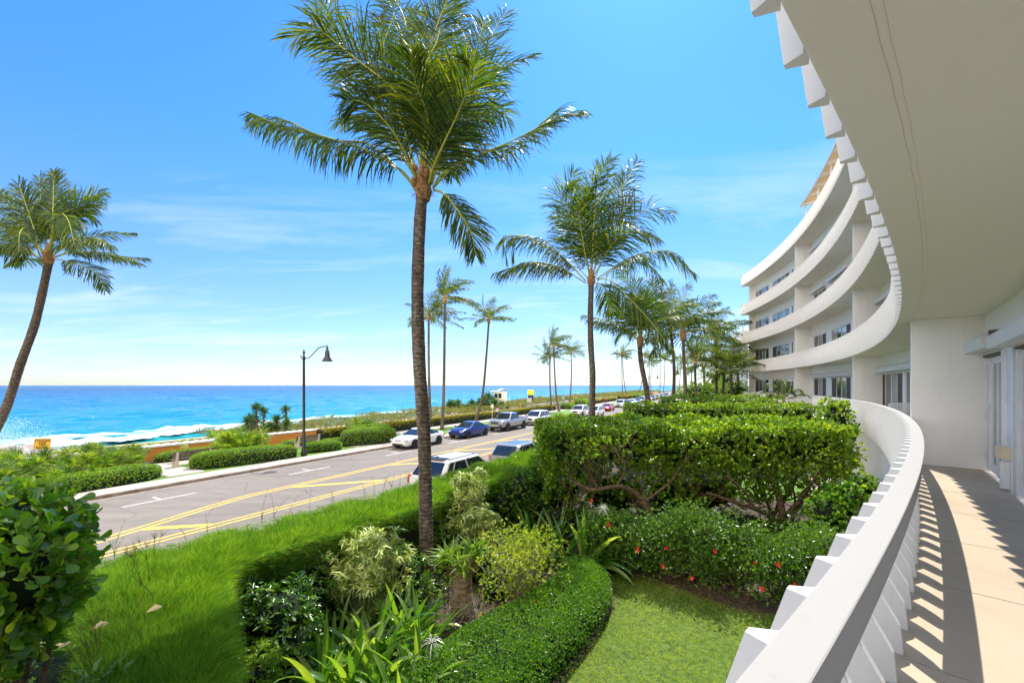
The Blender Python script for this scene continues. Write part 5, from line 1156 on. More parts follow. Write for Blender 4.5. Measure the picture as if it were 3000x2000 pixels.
mound_hedge('round dark bush at the end of the long clipped hedge', [(77.5, 30.6), (80, 31), (83, 31.2)], 2.2, 1.1, 1400, .12, M_clip, gr='loose bushes on the far verge'); mound_hedge('loose green bush behind the red coupe', [(88, 31), (92, 31.5), (97, 31.2)], 2.6, 1.5, 1500, .15, M_clip, gr='loose bushes on the far verge')
mound_hedge('broad loose green bush beside the thin distant palms', [(150, 29.5), (158, 30.5), (166, 30)], 3.0, 1.7, 1300, .2, M_clip, gr='loose bushes on the far verge')
def palmetto(s, n, r, lb, heads=7, seed=0, h=.5, dead=False):
    rg = np.random.default_rng(seed + 100); b = RN(s, n, .12); root = plant('saw_palmetto', b, lb, 'palmetto', 'saw palmettos'); mb = MB(); sm = MB()
    for k in range(heads):
        for q in range(9):
            a = rg.random() * 6.28; e = rg.uniform(.25, 1.35); c = np.array([rg.normal() * r * .30, rg.normal() * r * .30, 0]); ln = r * rg.uniform(.45, .9) 
            hub = c + np.array([math.cos(a) * math.cos(e), math.sin(a) * math.cos(e), math.sin(e) * 1.1 + h * .3]) * ln; sm.tube([c, (c + hub) / 2 + (0, 0, .05), hub], [.012, .009, .007], 4)
            ax = nrm(hub - c); sd_ = nrm(np.cross(ax, [0, 0, 1]) + .01); up_ = np.cross(sd_, ax); m = 18; th = np.linspace(-1.9, 1.9, m)
            d = np.cos(th)[:, None] * ax + np.sin(th)[:, None] * sd_ + up_ * (.12 + .1 * rg.normal(size=(m, 1))); 
            leaves(mb, np.repeat(hub[None], m, 0), d, np.repeat(up_[None], m, 0), r * .46 * (.75 + .25 * np.cos(th)) * rg.uniform(.85, 1.1, m), r * .038, 'lance', curl=.12)
    mb.build('fan_leaves', M_saw, root); sm.build('leaf_stalks', M_saw, root); return root
for i, (s, n, r, lb) in enumerate(((5.0, 28.0, 1.25, 'saw palmetto at the left end of the cluster, above the spoon leaf shrub'), (6.6, 29.4, 1.35, 'saw palmetto in the middle of the cluster, near the warning sign'), (8.3, 28.6, 1.25, 'saw palmetto right behind the nearest clipped hedge'),
                               (8.9, 30.4, 1.35, 'tallest saw palmetto of the cluster, fans against the water'), (10.2, 30.2, 1.1, 'yellowish saw palmetto touching the orange wall'), (5.8, 31.0, 1.2, 'saw palmetto at the back of the cluster next to the wall'), (3.6, 29.6, 1.1, 'saw palmetto farthest left, low by the wall'), (7.2, 27.2, 1.0, 'low saw palmetto at the foot of the nearest clipped hedge'),
                               (15.8, 29.6, 1.55, 'large round saw palmetto behind the long rounded hedge'), (27.0, 30.3, 1.5, 'saw palmetto between the bench and the light green mound'), (11.3, 31.6, .55, 'small saw palmetto alone against the orange wall'))):
    palmetto(s, n, r, lb, 7 if r > 1 else 3, i)
palmetto(17.0, 29.9, 1.2, 'smaller saw palmetto leaning on the large round one', 5, 33)
# yuccas
def yucca(p, z, r, lb, gr, seed):
    rg = np.random.default_rng(seed); root = plant('yucca', p, lb, 'yucca', gr); sm = MB(); q = np.array([rg.normal() * .12, rg.normal() * .12, z])
    sm.tube(curve([(0, 0, 0), q * .5 + (0.05, 0, 0), q], 8), np.linspace(.09, .06, 8), 6); sm.build('trunk', M_bark, root)
    mb = MB(); n = 110; d = rdir(n, rg); d[:, 2] = d[:, 2] * .9 + .25; leaves(mb, np.repeat(q[None], n, 0) + d * .05, d, rdir(n, rg), r * rg.uniform(.8, 1.1, n), r * .10, 'lance', curl=.05)
    P = q + np.c_[rg.normal(scale=.05, size=(60, 2)), -rg.random(60) * min(z * .8, 1.0)]; d = rdir(60, rg); d[:, 2] = -.5; leaves(mb, P, d, rdir(60, rg), r * .75, r * .09, 'lance'); mb.build('crown', M_yuc, root)
yc = [((588, 935), 'topmost of the yuccas beyond the orange wall'), ((603, 943), 'second tallest yucca beyond the orange wall, beside the topmost'), ((656, 940), 'tall lone yucca at the right of the group beyond the orange wall'), ((567, 966), 'yucca at the left edge of the group beyond the orange wall'), ((578, 960), 'yucca second from the left edge of the group'), ((592, 968), 'yucca under the two tallest ones'),
      ((612, 980), 'low yucca in the middle of the group'), ((636, 962), 'medium yucca left of the tall lone one'), ((644, 982), 'low yucca below the tall lone one'), ((660, 972), 'yucca on the right edge of the group'), ((626, 988), 'lowest yucca touching the wall cap'), ((560, 984), 'low yucca on the left edge near the large palmetto'), ((600, 990), 'low yucca hidden between the middle ones')]
for i, ((x, y), lb) in enumerate(yc):
    Y = 35.5 + (i % 3) * .6; c = AT(x, y, Y); yucca((c[0], Y, .1), c[2] - .1, .55, lb, 'yuccas beyond the orange wall', i)
rg = np.random.default_rng(4)
yd = [(1330, 1160, 1), (1332, 1186, 0), (1343, 1180, 0), (1382, 1180, 0), (1376, 1195, 0), (1312, 1196, 0), (1355, 1196, 0), (1398, 1188, 0), (1410, 1176, 0), (1420, 1170, 0), (1430, 1160, 0), (1441, 1170, 0), (1452, 1178, 0), (1420, 1192, 0), (1405, 1198, 0), (1470, 1184, 0), (1366, 1198, 0), (1456, 1195, 0), (1482, 1190, 0), (1320, 1188, 0), (1388, 1196, 0), (1436, 1188, 0)]
yn = ['farthest left', 'left', 'near left, taller', 'tall centre left', 'low centre left', 'lowest left', 'low left centre', 'centre', 'tall centre', 'leaning tall', 'tallest', 'tall right of the tallest', 'right', 'low centre', 'low front', 'under the lifeguard hut', 'low left', 'low right', 'rightmost, by the hut legs', 'second from left', 'front centre', 'front right']
for i, (px, py, _) in enumerate(yd):
    if i == 0: px, py = 1318, 1182
    Y = 70 + (i % 4) * 1.2; c = AT(px / K, py / K, Y); yucca((c[0], Y, 0.0), c[2], .95, 'yucca in the dune thicket beside the lifeguard hut, ' + yn[i], 'yuccas beside the lifeguard hut', 50 + i)

def bench(s, n, rz, lb):
    b = RN(s, n, .12); root = empty('park_bench', b, rz, label=lb, cat='bench', group='park benches on the sea side')
    M_bconc = M_conc; wood = M_bwood
    for x in (-.85, .85):
        mb = MB(); mb.prism([(-.30, 0), (.24, 0), (.26, .42), (-.12, .42), (-.26, .86), (-.36, .84)], x - .05, x + .05); v = mb.v[0]; mb.v = [np.c_[v[:, 2], v[:, 0], v[:, 1]]]
        bevel(mb.build('support', M_bconc, root), .012)
    mb = MB(); [mb.box((0, y, .44), (2.1, .10, .035)) for y in (-.04, .08, .20)]; mb.build('seat', wood, root)
    mb = MB(); [mb.box((0, y, z), (2.1, .035, .11)) for y, z in ((-.17, .56), (-.22, .70), (-.27, .84))]; mb.build('backrest', wood, root)
M_bwood = mat('weathered_bench_wood', (.08, .055, .045), (.20, .15, .12), 9, .8)
ang = math.atan2(U[1], U[0])
bench(13.0, 28.9, ang, 'park bench in the gap between the two nearest rounded hedges'); bench(21.2, 29.8, ang, 'park bench behind the short hedge right of the street lamp'); bench(25.3, 30.2, ang + 1.2, 'park bench seen from its slatted back near the saw palmetto')
# street lamps
def lamp(b, rz, lb, hgt=6.9, arm=2.05):
    root = empty('street_lamp', b, rz, label=lb, cat='street lamp', group='black curved arm street lamps')
    mb = MB(); mb.lathe([(.20, 0), (.19, .25), (.13, .4), (.12, .95), (.095, 1.05), (.085, 3), (.075, hgt - .55), (.10, hgt - .5), (.12, hgt - .42), (.07, hgt - .3), (.05, hgt - .15), (.09, hgt - .05), (.04, hgt + .08), (.01, hgt + .22)], (0, 0, 0), 14); mb.build('pole', M_black, root, smooth=True)
    mb = MB(); mb.tube(curve([(0, 0, hgt - .42), (.45, 0, hgt - .40), (.95, 0, hgt - .05), (1.4, 0, hgt + .25), (arm - .15, 0, hgt + .30), (arm, 0, hgt + .26)], 22), .032, 8)
    mb.tube(curve([(0, 0, hgt - .42), (-.22, 0, hgt - .42), (-.28, 0, hgt - .28), (-.18, 0, hgt - .24)], 10), .03, 6); mb.build('arm', M_black, root, smooth=True)
    mb = MB(); z = hgt + .30; mb.lathe([(.34, z - .98), (.33, z - .95), (.17, z - .70), (.15, z - .55), (.13, z - .30), (.07, z - .25), (.08, z - .12), (.03, z - .02), (.02, z + .12)], (arm, 0, 0), 16); mb.build('lamp_shade', M_black, root, smooth=True)
    MB().lathe([(.28, z - .975), (.20, z - .93)], (arm, 0, 0), 14).build('lens', mat('lamp_lens', (.5, .5, .48), rough=.2), root)
lp = RN(18.6, 26.1, .12); lp = np.array([-13.95, 28.6, .12]); lamp(lp, math.radians(-22), 'nearest street lamp, its bell shade hanging over the road', 6.95)
lamp(np.array([34.0, 106, .1]), math.radians(-25), 'middle street lamp far along the row of parked cars', 7.0); lamp(np.array([27.8, 66, .1]), math.radians(160), 'street lamp whose shade hangs beside a straight garden palm', 7.1)
# warning sign
sg = np.array([(115 - 1500) / FOC * 22.4, 22.4, .1]); root = empty('warning_sign', sg, math.radians(48 - 8), label='small orange square DANGER KEEP OFF ROCKS sign on a thin post', cat='sign')
mb = MB().box((0, 0, .8), (.035, .02, 1.6)); mb.build('post', M_alu, root)
so_ = MB().box((0, -.02, 1.66), (.60, .012, .56)).build('sign_board', mat('sign_orange', (.85, .42, .02), (.9, .47, .04), 6, .5), root); so_.rotation_euler = (0, math.radians(4), 0)
for k, t in enumerate(('DANGER', 'KEEP', 'OFF', 'ROCKS')):
    cu = bpy.data.curves.new('lettering', 'FONT'); cu.body = t; cu.size = .135; cu.align_x = 'CENTER'; cu.extrude = .001; cu.offset = .0035; cu.materials.append(M_black)
    o_ = bpy.data.objects.new('t', cu); COL.objects.link(o_); bpy.context.view_layer.update(); me_ = bpy.data.meshes.new_from_object(o_.evaluated_get(bpy.context.evaluated_depsgraph_get())); bpy.data.objects.remove(o_); me_.name = 'lettering'
    o = bpy.data.objects.new('lettering', me_); COL.objects.link(o); o.parent = so_; o.location = (0, -.028, 1.80 - k * .125); o.rotation_euler = (math.radians(90), 0, 0)
mb = MB(); [mb.box((x, -.0275, 1.66), (.008, .001, .53)) for x in (-.285, .285)]; [mb.box((0, -.0275, z), (.578, .001, .008)) for z in (1.395, 1.925)]; mb.build('border', M_black, so_)
# boulders and dune scrub
M_rock = mat('shore_rock', (.10, .075, .06), (.34, .30, .28), 1.4, .9, bump=3, bscale=6, c3=(.50, .47, .46))
def rock(c, r, seed, lb):
    rg = np.random.default_rng(seed); th = np.linspace(0, np.pi, 12); ph = np.linspace(0, 2 * np.pi, 18, endpoint=False); rings = []
    w = rg.normal(size=(5, 3)) * 2.2; a = rg.random(5) * 6
    for t in th:
        row = []
        for q in ph:
            d = np.array([math.sin(t) * math.cos(q), math.sin(t) * math.sin(q), -math.cos(t)]); k = 1 + .14 * sum(math.sin(d @ w[i] + a[i]) for i in range(5)) * .8
            row.append(d * np.array([r, r * .8, r * .62]) * k)
        rings.append(row)
    o = MB().loft(rings).build('boulder', M_rock, smooth=False); o.location = tuple(c); tag(o, lb, 'boulder', 'shore boulders by the warning sign')
for i, (x, y, Y, r, lb) in enumerate(((12, 1042, 33, .8, 'brown shore boulder at the left edge of the picture'), (45, 1046, 32, 1.0, 'pale grey shore boulder second from the left edge'), (75, 1040, 36, 1.1, 'dark flat shore boulder just left of the warning sign'), (100, 1042, 37, .9, 'dark shore boulder behind the warning sign'), (125, 1046, 36, .7, 'small shore boulder right of the warning sign'), (-20, 1046, 33, 1.0, 'shore boulder cut by the picture edge'), (60, 1036, 39, .9, 'wet shore boulder farthest out in the spray'))): rock(AT(x, y, Y), r, i, lb)
def scrub(name, lb, s0, s1, n0, n1, count, zf, Ln, mats, seed, tpl='oval', per=6, cat='scrub', slope=1.0):
    rg = np.random.default_rng(seed); S = s0 + (s1 - s0) * rg.random(count); n_ = n0 + (n1 - n0) * rg.random(count); P = np.array([RN(s, n) for s, n in zip(S, n_)])
    P[:, 2] = zf(S, n_) - .35 * rg.random(count); mb = MB(); rosettes(mb, P, np.c_[rg.normal(scale=.4, size=(count, 2)), np.ones(count)], per, Ln, Ln * 1.0 if tpl != 'lance' else Ln * .12, tpl, 1.1, rg, .3)
    return tag(mb.build(name, mats), lb, cat, kind='stuff')
bump2 = lambda S, n: .28 * np.sin(S * .9) * np.cos(n * .8) + .15 * np.sin(S * 2.3 + n)
scrub('sea_grape_scrub', 'low sea grape leaves massed behind the orange wall', -12, 34, 33.0, 38, 5200, lambda S, n: .80 + .5 * bump2(S, n) - .06 * (n - 33), .16, M_grape, 1, 'obov', 5)
scrub('dune_scrub', 'brown and green dune scrub along the beach behind the wall', 20, 90, 33.6, 45, 9000, lambda S, n: 1.05 + bump2(S, n) + .012 * (S - 30) - .03 * (n - 36), .30, M_dveg, 2, 'lance', 8)
scrub('dune_scrub', 'distant dune scrub beyond the lifeguard hut', 90, 260, 33.8, 47, 7000, lambda S, n: 1.2 + 1.3 * bump2(S * .5, n) + .3, .5, M_dveg, 3, 'lance', 7)
# ---- surf
def foam_mat():
    m, nt, b, o = newmat('surf_foam'); b.inputs['Roughness'].default_value = .8; n1 = noise(nt, 1.3, 8, .7)
    r = ramp(nt, [(.40, (.06, .42, .52)), (.49, (.45, .68, .74)), (.60, (.74, .78, .80))], n1.outputs[0]); L(nt, r.outputs[0], b.inputs['Base Color'])
    bp = N(nt, 'ShaderNodeBump', i_Strength=1.0, i_Distance=.3); L(nt, n1.outputs[0], bp.inputs['Height']); L(nt, bp.outputs[0], b.inputs['Normal']); return m
M_foam = foam_mat(); rg = np.random.default_rng(12)
def surf(s0, s1, nc, width, hgt, seed, lb):
    rg = np.random.default_rng(seed); S = np.arange(s0, s1, .6); ph = rg.random(8) * 6; mb = MB(); rings = []
    for s in S:
        e = math.sin(math.pi * (s - s0) / (s1 - s0)) ** .4; c = nc(s) + .8 * math.sin(s * .35 + ph[0]) + .4 * math.sin(s * 1.1 + ph[1]); hh = hgt * e * (.65 + .3 * math.sin(s * .5 + ph[2]) + .2 * math.sin(s * 1.7 + ph[3])); row = []
        for u, q in ((-1.0, .02), (-.8, .06), (-.55, .12), (-.3, .25), (-.12, .7), (0, 1.0), (.08, .95), (.25, .55), (.6, .2), (1.0, .02)):
            row.append(RN(s, c + u * width * e * (1 + .15 * math.sin(s * 2.1 + u * 5)), -1.49 + hh * q + (.05 * rg.normal() if 0 < q < 1 else 0) * hgt))
        rings.append(row)
    mb.loft(rings, closed=False, cap=False); tag(mb.build('surf', M_foam, smooth=True), lb, 'surf', kind='stuff')
surf(-14, 46, lambda s: 57.5 + .22 * (s + 14) if s < 30 else 67 - .05 * (s - 30), 2.2, .95, 1, 'white breaking wave behind the orange wall')
surf(2, 110, lambda s: 72 - .02 * s, 1.5, .5, 2, 'second line of white surf farther out'); surf(50, 190, lambda s: 62 + .02 * s, 2.0, .8, 3, 'white surf beyond the lifeguard hut'); surf(120, 360, lambda s: 66 + .02 * s, 3.0, .9, 5, 'far white surf near the vanishing shore')
surf(-60, 2, lambda s: 58.5 + .05 * s, 1.3, .3, 6, 'churned white water around the shore boulders')
# spray bursting over the rocks
n = 26000; rg = np.random.default_rng(5); c = AT(0, 1015, 38); th = rg.normal(size=n) * .5; h = rg.random(n) ** 1.4
P = np.c_[c[0] + rg.normal(scale=2.4, size=n) + 2.8 * rg.random(n) ** 2 * rg.choice([-1, 2.0], n), c[1] + rg.normal(scale=.8, size=n), -1.3 + 3.3 * rg.random(n) ** 1.5 * np.exp(-.12 * np.abs(rg.normal(size=n)))]
P[:, 2] = -1.3 + (P[:, 2] + 1.3) * np.exp(-((P[:, 0] - c[0]) / 5.0) ** 2)
mb = MB(); d = rdir(n, rg); leaves(mb, P, d, rdir(n, rg), rg.uniform(.03, .14, n), rg.uniform(.03, .12, n), 'oval'); tag(mb.build('spray', M_foam), 'white spray bursting over the shore boulders', 'spray', kind='stuff')

# ---- lifeguard hut, flags, notices
def hut(b, sc, rz, lb):
    root = empty('lifeguard_hut', b, rz, label=lb, cat='lifeguard hut', group='lifeguard huts on the beach'); root.scale = (sc,) * 3
    M_hw = mat('hut_white_boards', (.62, .62, .58), (.74, .74, .70), 3, .6); M_tan = mat('hut_timber', (.36, .25, .14), (.50, .38, .24), 4, .8)
    mb = MB(); mb.prism([(-1.15, 0), (1.15, 0), (1.15, 2.3), (-.6, 2.15), (-1.5, 2.15)], -1.1, 1.1); v = mb.v[0]; mb.v = [np.c_[v[:, 0], v[:, 2], v[:, 1] + 2.0]]; mb.build('cabin', M_hw, root)
    mb = MB()
    for f, h in ((-1.75, 2.15), ): 
        prof = curve([(-1.95, 2.18), (-1.2, 2.26), (-.4, 2.30), (.1, 2.62), (.7, 2.66), (1.3, 2.34)], 16); rings = [[(x, y, z + 2.0) for y in (-1.35, 1.35)] for x, z in prof]; rings2 = [[(x, -1.35, z + 2.0), (x, 1.35, z + 2.0), (x, 1.35, z + 2.1), (x, -1.35, z + 2.1)] for x, z in prof]; mb.loft(rings2)
    mb.build('roof', M_hw, root)
    mb = MB(); mb.box((-1.0, -1.115, 3.35), (.62, .03, 1.0)); mb.box((-.25, -1.115, 3.35), (.62, .03, 1.0)); mb.box((-1.36, 0, 3.35), (.03, 1.7, .95)); f = mb.build('window', M_pane, root)
    mb = MB(); mb.box((0, 0, 1.92), (3.6, 2.9, .12)); mb.build('deck', M_tan, root)
    for x in (-1.5, 1.5):
        for y in (-1.2, 1.2): MB().box((x, y, .95), (.14, .14, 1.9)).build('leg', M_tan, root)
    mb = MB(); [mb.box((x, -1.4, 2.45), (.05, .05, .95)) for x in np.linspace(-1.7, 1.7, 6)]; [mb.box((0, -1.4, z), (3.5, .04, .05)) for z in (2.5, 2.92)]; mb.build('railing', M_hw, root)
    mb = MB(); [mb.box((2.0 + .22 * k, .6, 1.75 - .28 * k), (.24, .8, .05)) for k in range(7)]; mb.build('ladder', M_tan, root)
hut(AT(1466 / K, 1205 / K, 80) * np.array([1, 1, 0]) + np.array([0, 0, -.35]), .95, .15, 'white lifeguard hut with a curved roof beside the yuccas'); hut(AT(1998 / K, 1140 / K, 235) * np.array([1, 1, 0]), 1.0, .1, 'tiny lifeguard hut far down the beach'); hut(AT(2062 / K, 1140 / K, 240) * np.array([1, 1, 0]), 1.0, .1, 'farther tiny lifeguard hut near the end of the road')
def flag(b, h, cols, lb, sz=1.1):
    root = empty('beach_flag', b, label=lb, cat='flag', group='beach warning flags'); MB().tube([(0, 0, 0), (0, 0, h)], .035, 6).build('pole', M_alu, root)
    for k, (c, nme) in enumerate(cols):
        mb = MB(); X = np.linspace(0, sz, 8); rings = [[(x, .08 * math.sin(x * 6), h - k * .95), (x, .08 * math.sin(x * 6), h - .9 - k * .95 - .1 * x)] for x in X]; mb.loft(rings, closed=False, cap=False); mb.build(nme, mat('flag_cloth_%d' % k, c, rough=.8), root)
fb = AT(1546 / K, 1195 / K, 80); flag((fb[0], 80, 0), 3.95, [((.85, .75, .02), 'yellow_flag'), ((.03, .05, .12), 'dark_flag')], 'yellow flag above a dark one beside the lifeguard hut')
fb = AT(2030 / K, 1195 / K, 230); flag((fb[0], 230, 0), 5.2, [((.85, .75, .02), 'yellow_flag')], 'tiny yellow flag far down the beach', 2.0)
def notice(px, Y, z0, z1, w, col, lb, name='notice_board', leaves_=2):
    b = AT(px / K, 1200 / K, Y); root = empty(name, (b[0], Y, .0), label=lb, cat='notice board' if name == 'notice_board' else 'sign', group='notice boards by the beach' if name == 'notice_board' else None)
    MB().box((0, 0, (z0 + z1) / 2), (w, .06, z1 - z0)).build('board', mat(name + '_face', col[0], col[1], 2.5, .5), root)
    for x in ((-w / 2 + .06, w / 2 - .06) if w > .4 else (0,)): MB().box((x, .06, z0 / 2 + .2), (.07, .06, z0 + .6)).build('post', M_alu, root)
notice(1551, 79, .75, 2.45, .85, ((.20, .24, .32), (.55, .55, .5)), 'grey information board under the yellow flag'); notice(1650, 93, 1.0, 2.35, .55, ((.16, .26, .36), (.25, .36, .45)), 'blue grey notice board beyond the lone verge palm'); notice(1633, 93, 1.3, 1.95, .22, ((.5, .42, .3), (.6, .5, .4)), 'small tan notice board left of the blue grey one')
b = AT(1442 / K, 1200 / K, 48.6); root = empty('parking_sign', (b[0], 48.6, .1), .3, label='small white sign on a thin grey pole behind the pickup truck', cat='sign'); MB().tube([(0, 0, 0), (0, 0, 2.6)], .025, 6).build('pole', M_alu, root); MB().box((0, -.03, 2.35), (.32, .02, .42)).build('sign_board', M_cap, root)
MB2 = MB().box((0, 0, 0), (.01, .01, .01))
b = AT(1522 / K, 1190 / K, 78); cn_ = MB().lathe([(.26, 0), (.24, 1.0), (.2, 1.3), (.05, 1.4)], (0, 0, 0), 10).build('bollard', mat('bollard_orange', (.75, .35, .08), rough=.5), smooth=True); cn_.location = (b[0], 78, .25); tag(cn_, 'small orange post left of the people on the beach', 'bollard')
# ================================================================ vehicles
def paint(name, c, metal=.0): 
    m = mat(name, c, rough=.25, spec=.5, metal=metal); m.node_tree.nodes['Principled BSDF'].inputs['Coat Weight'].default_value = .6; m.node_tree.nodes['Principled BSDF'].inputs['Coat Roughness'].default_value = .05; return m
M_cglass = mat('car_glass', (.012, .018, .024), rough=.03, spec=.9); M_tyre = mat('tyre_rubber', (.012, .012, .012), rough=.8); M_rimd = mat('dark_rim', (.03, .03, .033), rough=.35, metal=.6); M_rims = mat('silver_rim', (.45, .45, .47), rough=.3, metal=.8)
M_trim = mat('black_trim', (.012, .012, .014), rough=.45); M_head = mat('headlight_glass', (.45, .48, .52), rough=.08, spec=.9); M_tail = mat('tail_light', (.55, .02, .015), rough=.2); M_chrome = mat('chrome', (.6, .6, .62), rough=.15, metal=1.0); M_plate = mat('number_plate', (.6, .6, .58), rough=.5)
SPEC = {  # stations: x, half width, bottom, shoulder, top ; cabin: base front, top front, top rear, base rear, base z, roof z
 'sedan': dict(L=4.7, w=.91, st=[(-2.35, .72, .42, .78, .80), (-2.28, .82, .28, .88, .98), (-1.9, .89, .22, .92, 1.05), (-1.2, .91, .20, .92, 1.03), (0, .91, .20, .90, .98), (1.0, .91, .20, .88, .98), (1.7, .89, .22, .82, .90), (2.2, .82, .25, .70, .76), (2.35, .66, .34, .60, .64)],
    cab=(1.05, .25, -.85, -1.75, .95, 1.42), wb=2.85, wr=.335, kind='sedan'),
 'suv': dict(L=4.65, w=.93, st=[(-2.32, .80, .45, 1.0, 1.05), (-2.25, .88, .32, 1.08, 1.12), (-1.8, .92, .28, 1.08, 1.12), (0, .93, .26, 1.05, 1.08), (1.1, .92, .26, 1.02, 1.08), (1.8, .90, .28, .96, 1.02), (2.2, .84, .32, .85, .92), (2.32, .70, .40, .78, .80)],
    cab=(1.25, .50, -1.75, -2.22, 1.06, 1.70), wb=2.7, wr=.36, kind='suv'),
 'pickup': dict(L=5.85, w=1.0, st=[(-2.92, .92, .55, 1.22, 1.25), (-2.88, .98, .50, 1.25, 1.28), (-1.0, 1.0, .42, 1.22, 1.26), (.6, 1.0, .40, 1.18, 1.24), (1.7, .99, .42, 1.14, 1.24), (2.6, .96, .45, 1.08, 1.18), (2.86, .92, .50, 1.02, 1.12), (2.92, .84, .55, .92, .95)],
    cab=(1.25, .65, -.75, -.98, 1.22, 1.88), wb=3.65, wr=.42, kind='pickup'),
 'coupe': dict(L=4.8, w=.95, st=[(-2.4, .80, .40, .84, .88), (-2.3, .88, .28, .92, .98), (-1.6, .94, .22, .94, 1.0), (-.4, .92, .20, .90, .94), (.8, .93, .20, .88, .94), (1.7, .92, .22, .84, .90), (2.25, .86, .25, .72, .78), (2.4, .74, .32, .62, .66)],
    cab=(.75, -.05, -1.0, -1.75, .92, 1.36), wb=2.72, wr=.35, kind='coupe'),
}
def car(kind, pm, label=None, cat=None, rim=None, glass_roof=False, detail=True, lit=False):
    S = SPEC[kind]; root = empty('parked_car' if kind != 'pickup' else 'pickup_truck', label=label, cat=cat)
    rings = []
    for x, w, zb, zs, zt in S['st']:
        h = [(.0, zb), (w * .86, zb), (w * .98, zb + .10), (w, zb + (zs - zb) * .5), (w * .985, zs - .06), (w * .94, zs), (w * .80, zt - .012), (0, zt)]
        rings.append([(x, y, z) for y, z in h] + [(x, -y, z) for y, z in h[-2:0:-1]])
    xs = np.array([r[0][0] for r in rings]); R_ = np.array(rings); fx = np.linspace(xs[0], xs[-1], 34); R2 = np.array([[[np.interp(f, xs, R_[:, j, k]) for k in range(3)] for j in range(R_.shape[1])] for f in fx])
    body = MB().loft(R2[::-1]).build('body', pm, root, smooth=True); m = body.modifiers.new('e', 'EDGE_SPLIT'); m.split_angle = math.radians(38)
    bf, tf, tr, br, zb, zr = S['cab']; w = S['w']; wb_, wt = w * (.90 if kind != 'suv' else .93), w * (.72 if kind != 'suv' else .80)
    def ring(z, x1, x0, ww): return [(x1, ww * .86, z), (x1 - .12, ww, z), (x0 + .12, ww, z), (x0, ww * .86, z), (x0, -ww * .86, z), (x0 + .12, -ww, z), (x1 - .12, -ww, z), (x1, -ww * .86, z)]
    c = MB().loft([ring(zb - .06, bf + .03, br - .03, wb_), ring(zr - .07, tf + .04, tr - .04, wt + .02), ring(zr - .015, tf - .10, tr + .10, wt - .06), ring(zr + .015, tf - .35, tr + .35, wt - .25)])
    bevel(c.build('cabin', pm, root, smooth=False), .03, 3)
    def pan(name, q, m_, off):
        q = np.array(q, float); c_ = q.mean(0); q2 = c_ + (q - c_) * 1.0; n_ = nrm(np.cross(q2[1] - q2[0], q2[3] - q2[0])); c0 = np.array([(bf + br) / 2, 0, zb]); n_ = n_ if np.dot(n_, c_ - c0) > 0 else -n_
        a = q2 + n_ * off; b = q2 - n_ * .03; MB().loft([b, a]).build(name, m_, root)
    def lp_(a, b, t): return np.array(a) + (np.array(b) - np.array(a)) * t
    Bf, Tf = [(bf + .02, s * wb_ * .84, zb + .0) for s in (1, -1)], [(tf + .03, s * wt * .88, zr - .09) for s in (1, -1)]
    pan('windshield', [Bf[0], Bf[1], Tf[1], Tf[0]], M_cglass, .022)
    Br, Tr = [(br - .02, s * wb_ * .80, zb + .03) for s in (1, -1)], [(tr - .03, s * wt * .84, zr - .10) for s in (1, -1)]
    pan('rear_window', [Br[0], Br[1], Tr[1], Tr[0]], M_cglass, .022)
    for s in (1, -1):
        cuts = [.06, .47, .51, .80, .84, .95] if kind != 'coupe' else [.08, .62, .66, .92]
        if kind == 'pickup': cuts = [.07, .52, .57, .93]
        for i in range(0, len(cuts), 2):
            u0, u1 = cuts[i], cuts[i + 1]
            X = lambda u, top: (tf + (tr - tf) * u) if top else (bf + (br - bf) * u)
            q = [(X(u0, 0), s * wb_ * 1.0, zb + .01), (X(u1, 0), s * wb_ * 1.0, zb + .01), (X(u1, 1), s * (wt + .02), zr - .10), (X(u0, 1), s * (wt + .02), zr - .10)]
            pan('side_window', q, M_cglass, .012)
    if glass_roof: MB().box(((tf + tr) / 2 - .05, 0, zr + .018), ((tf - tr) * .62, wt * 1.25, .012)).build('glass_roof', M_cglass, root)
    wx = S['wb'] / 2
    for x in (wx, -wx):
        for s in (1, -1):
            y = s * (w - .10); r = S['wr']; k = 22; a = np.linspace(0, 2 * np.pi, k, endpoint=False)
            ar = MB(); ar.loft([[(x + (r + .075) * math.cos(t), s * (w - .02), r + .01 + (r + .075) * math.sin(t)) for t in a], [(x + (r + .075) * math.cos(t), s * (w + .006), r + .01 + (r + .075) * math.sin(t)) for t in a]]); ar.build('wheel_arch', M_trim, root)
            wp = MB(); prof = [(r * .62, -.115), (r * .94, -.115), (r, -.07), (r, .07), (r * .94, .115), (r * .62, .115)]
            wp.loft([[(x + q * math.cos(t), y + d, r + q * math.sin(t)) for t in a] for q, d in prof]); wh = wp.build('wheel', M_tyre, root)
            if detail:
                rm = MB(); yy = y + s * .118; rm.loft([[(x + r * .66 * math.cos(t), yy - s * .03, r + r * .66 * math.sin(t)) for t in a], [(x + r * .66 * math.cos(t), yy, r + r * .66 * math.sin(t)) for t in a]])
                for q in range(5):
                    t = q * 1.2566; rm.tube([(x, yy + s * .008, r), (x + r * .6 * math.cos(t), yy + s * .008, r + r * .6 * math.sin(t))], .028, 4)
                rm.build('rim', rim or M_rims, wh)
    xf = S['L'] / 2; zt = S['st'][-2][3]; big = kind in ('suv', 'pickup')
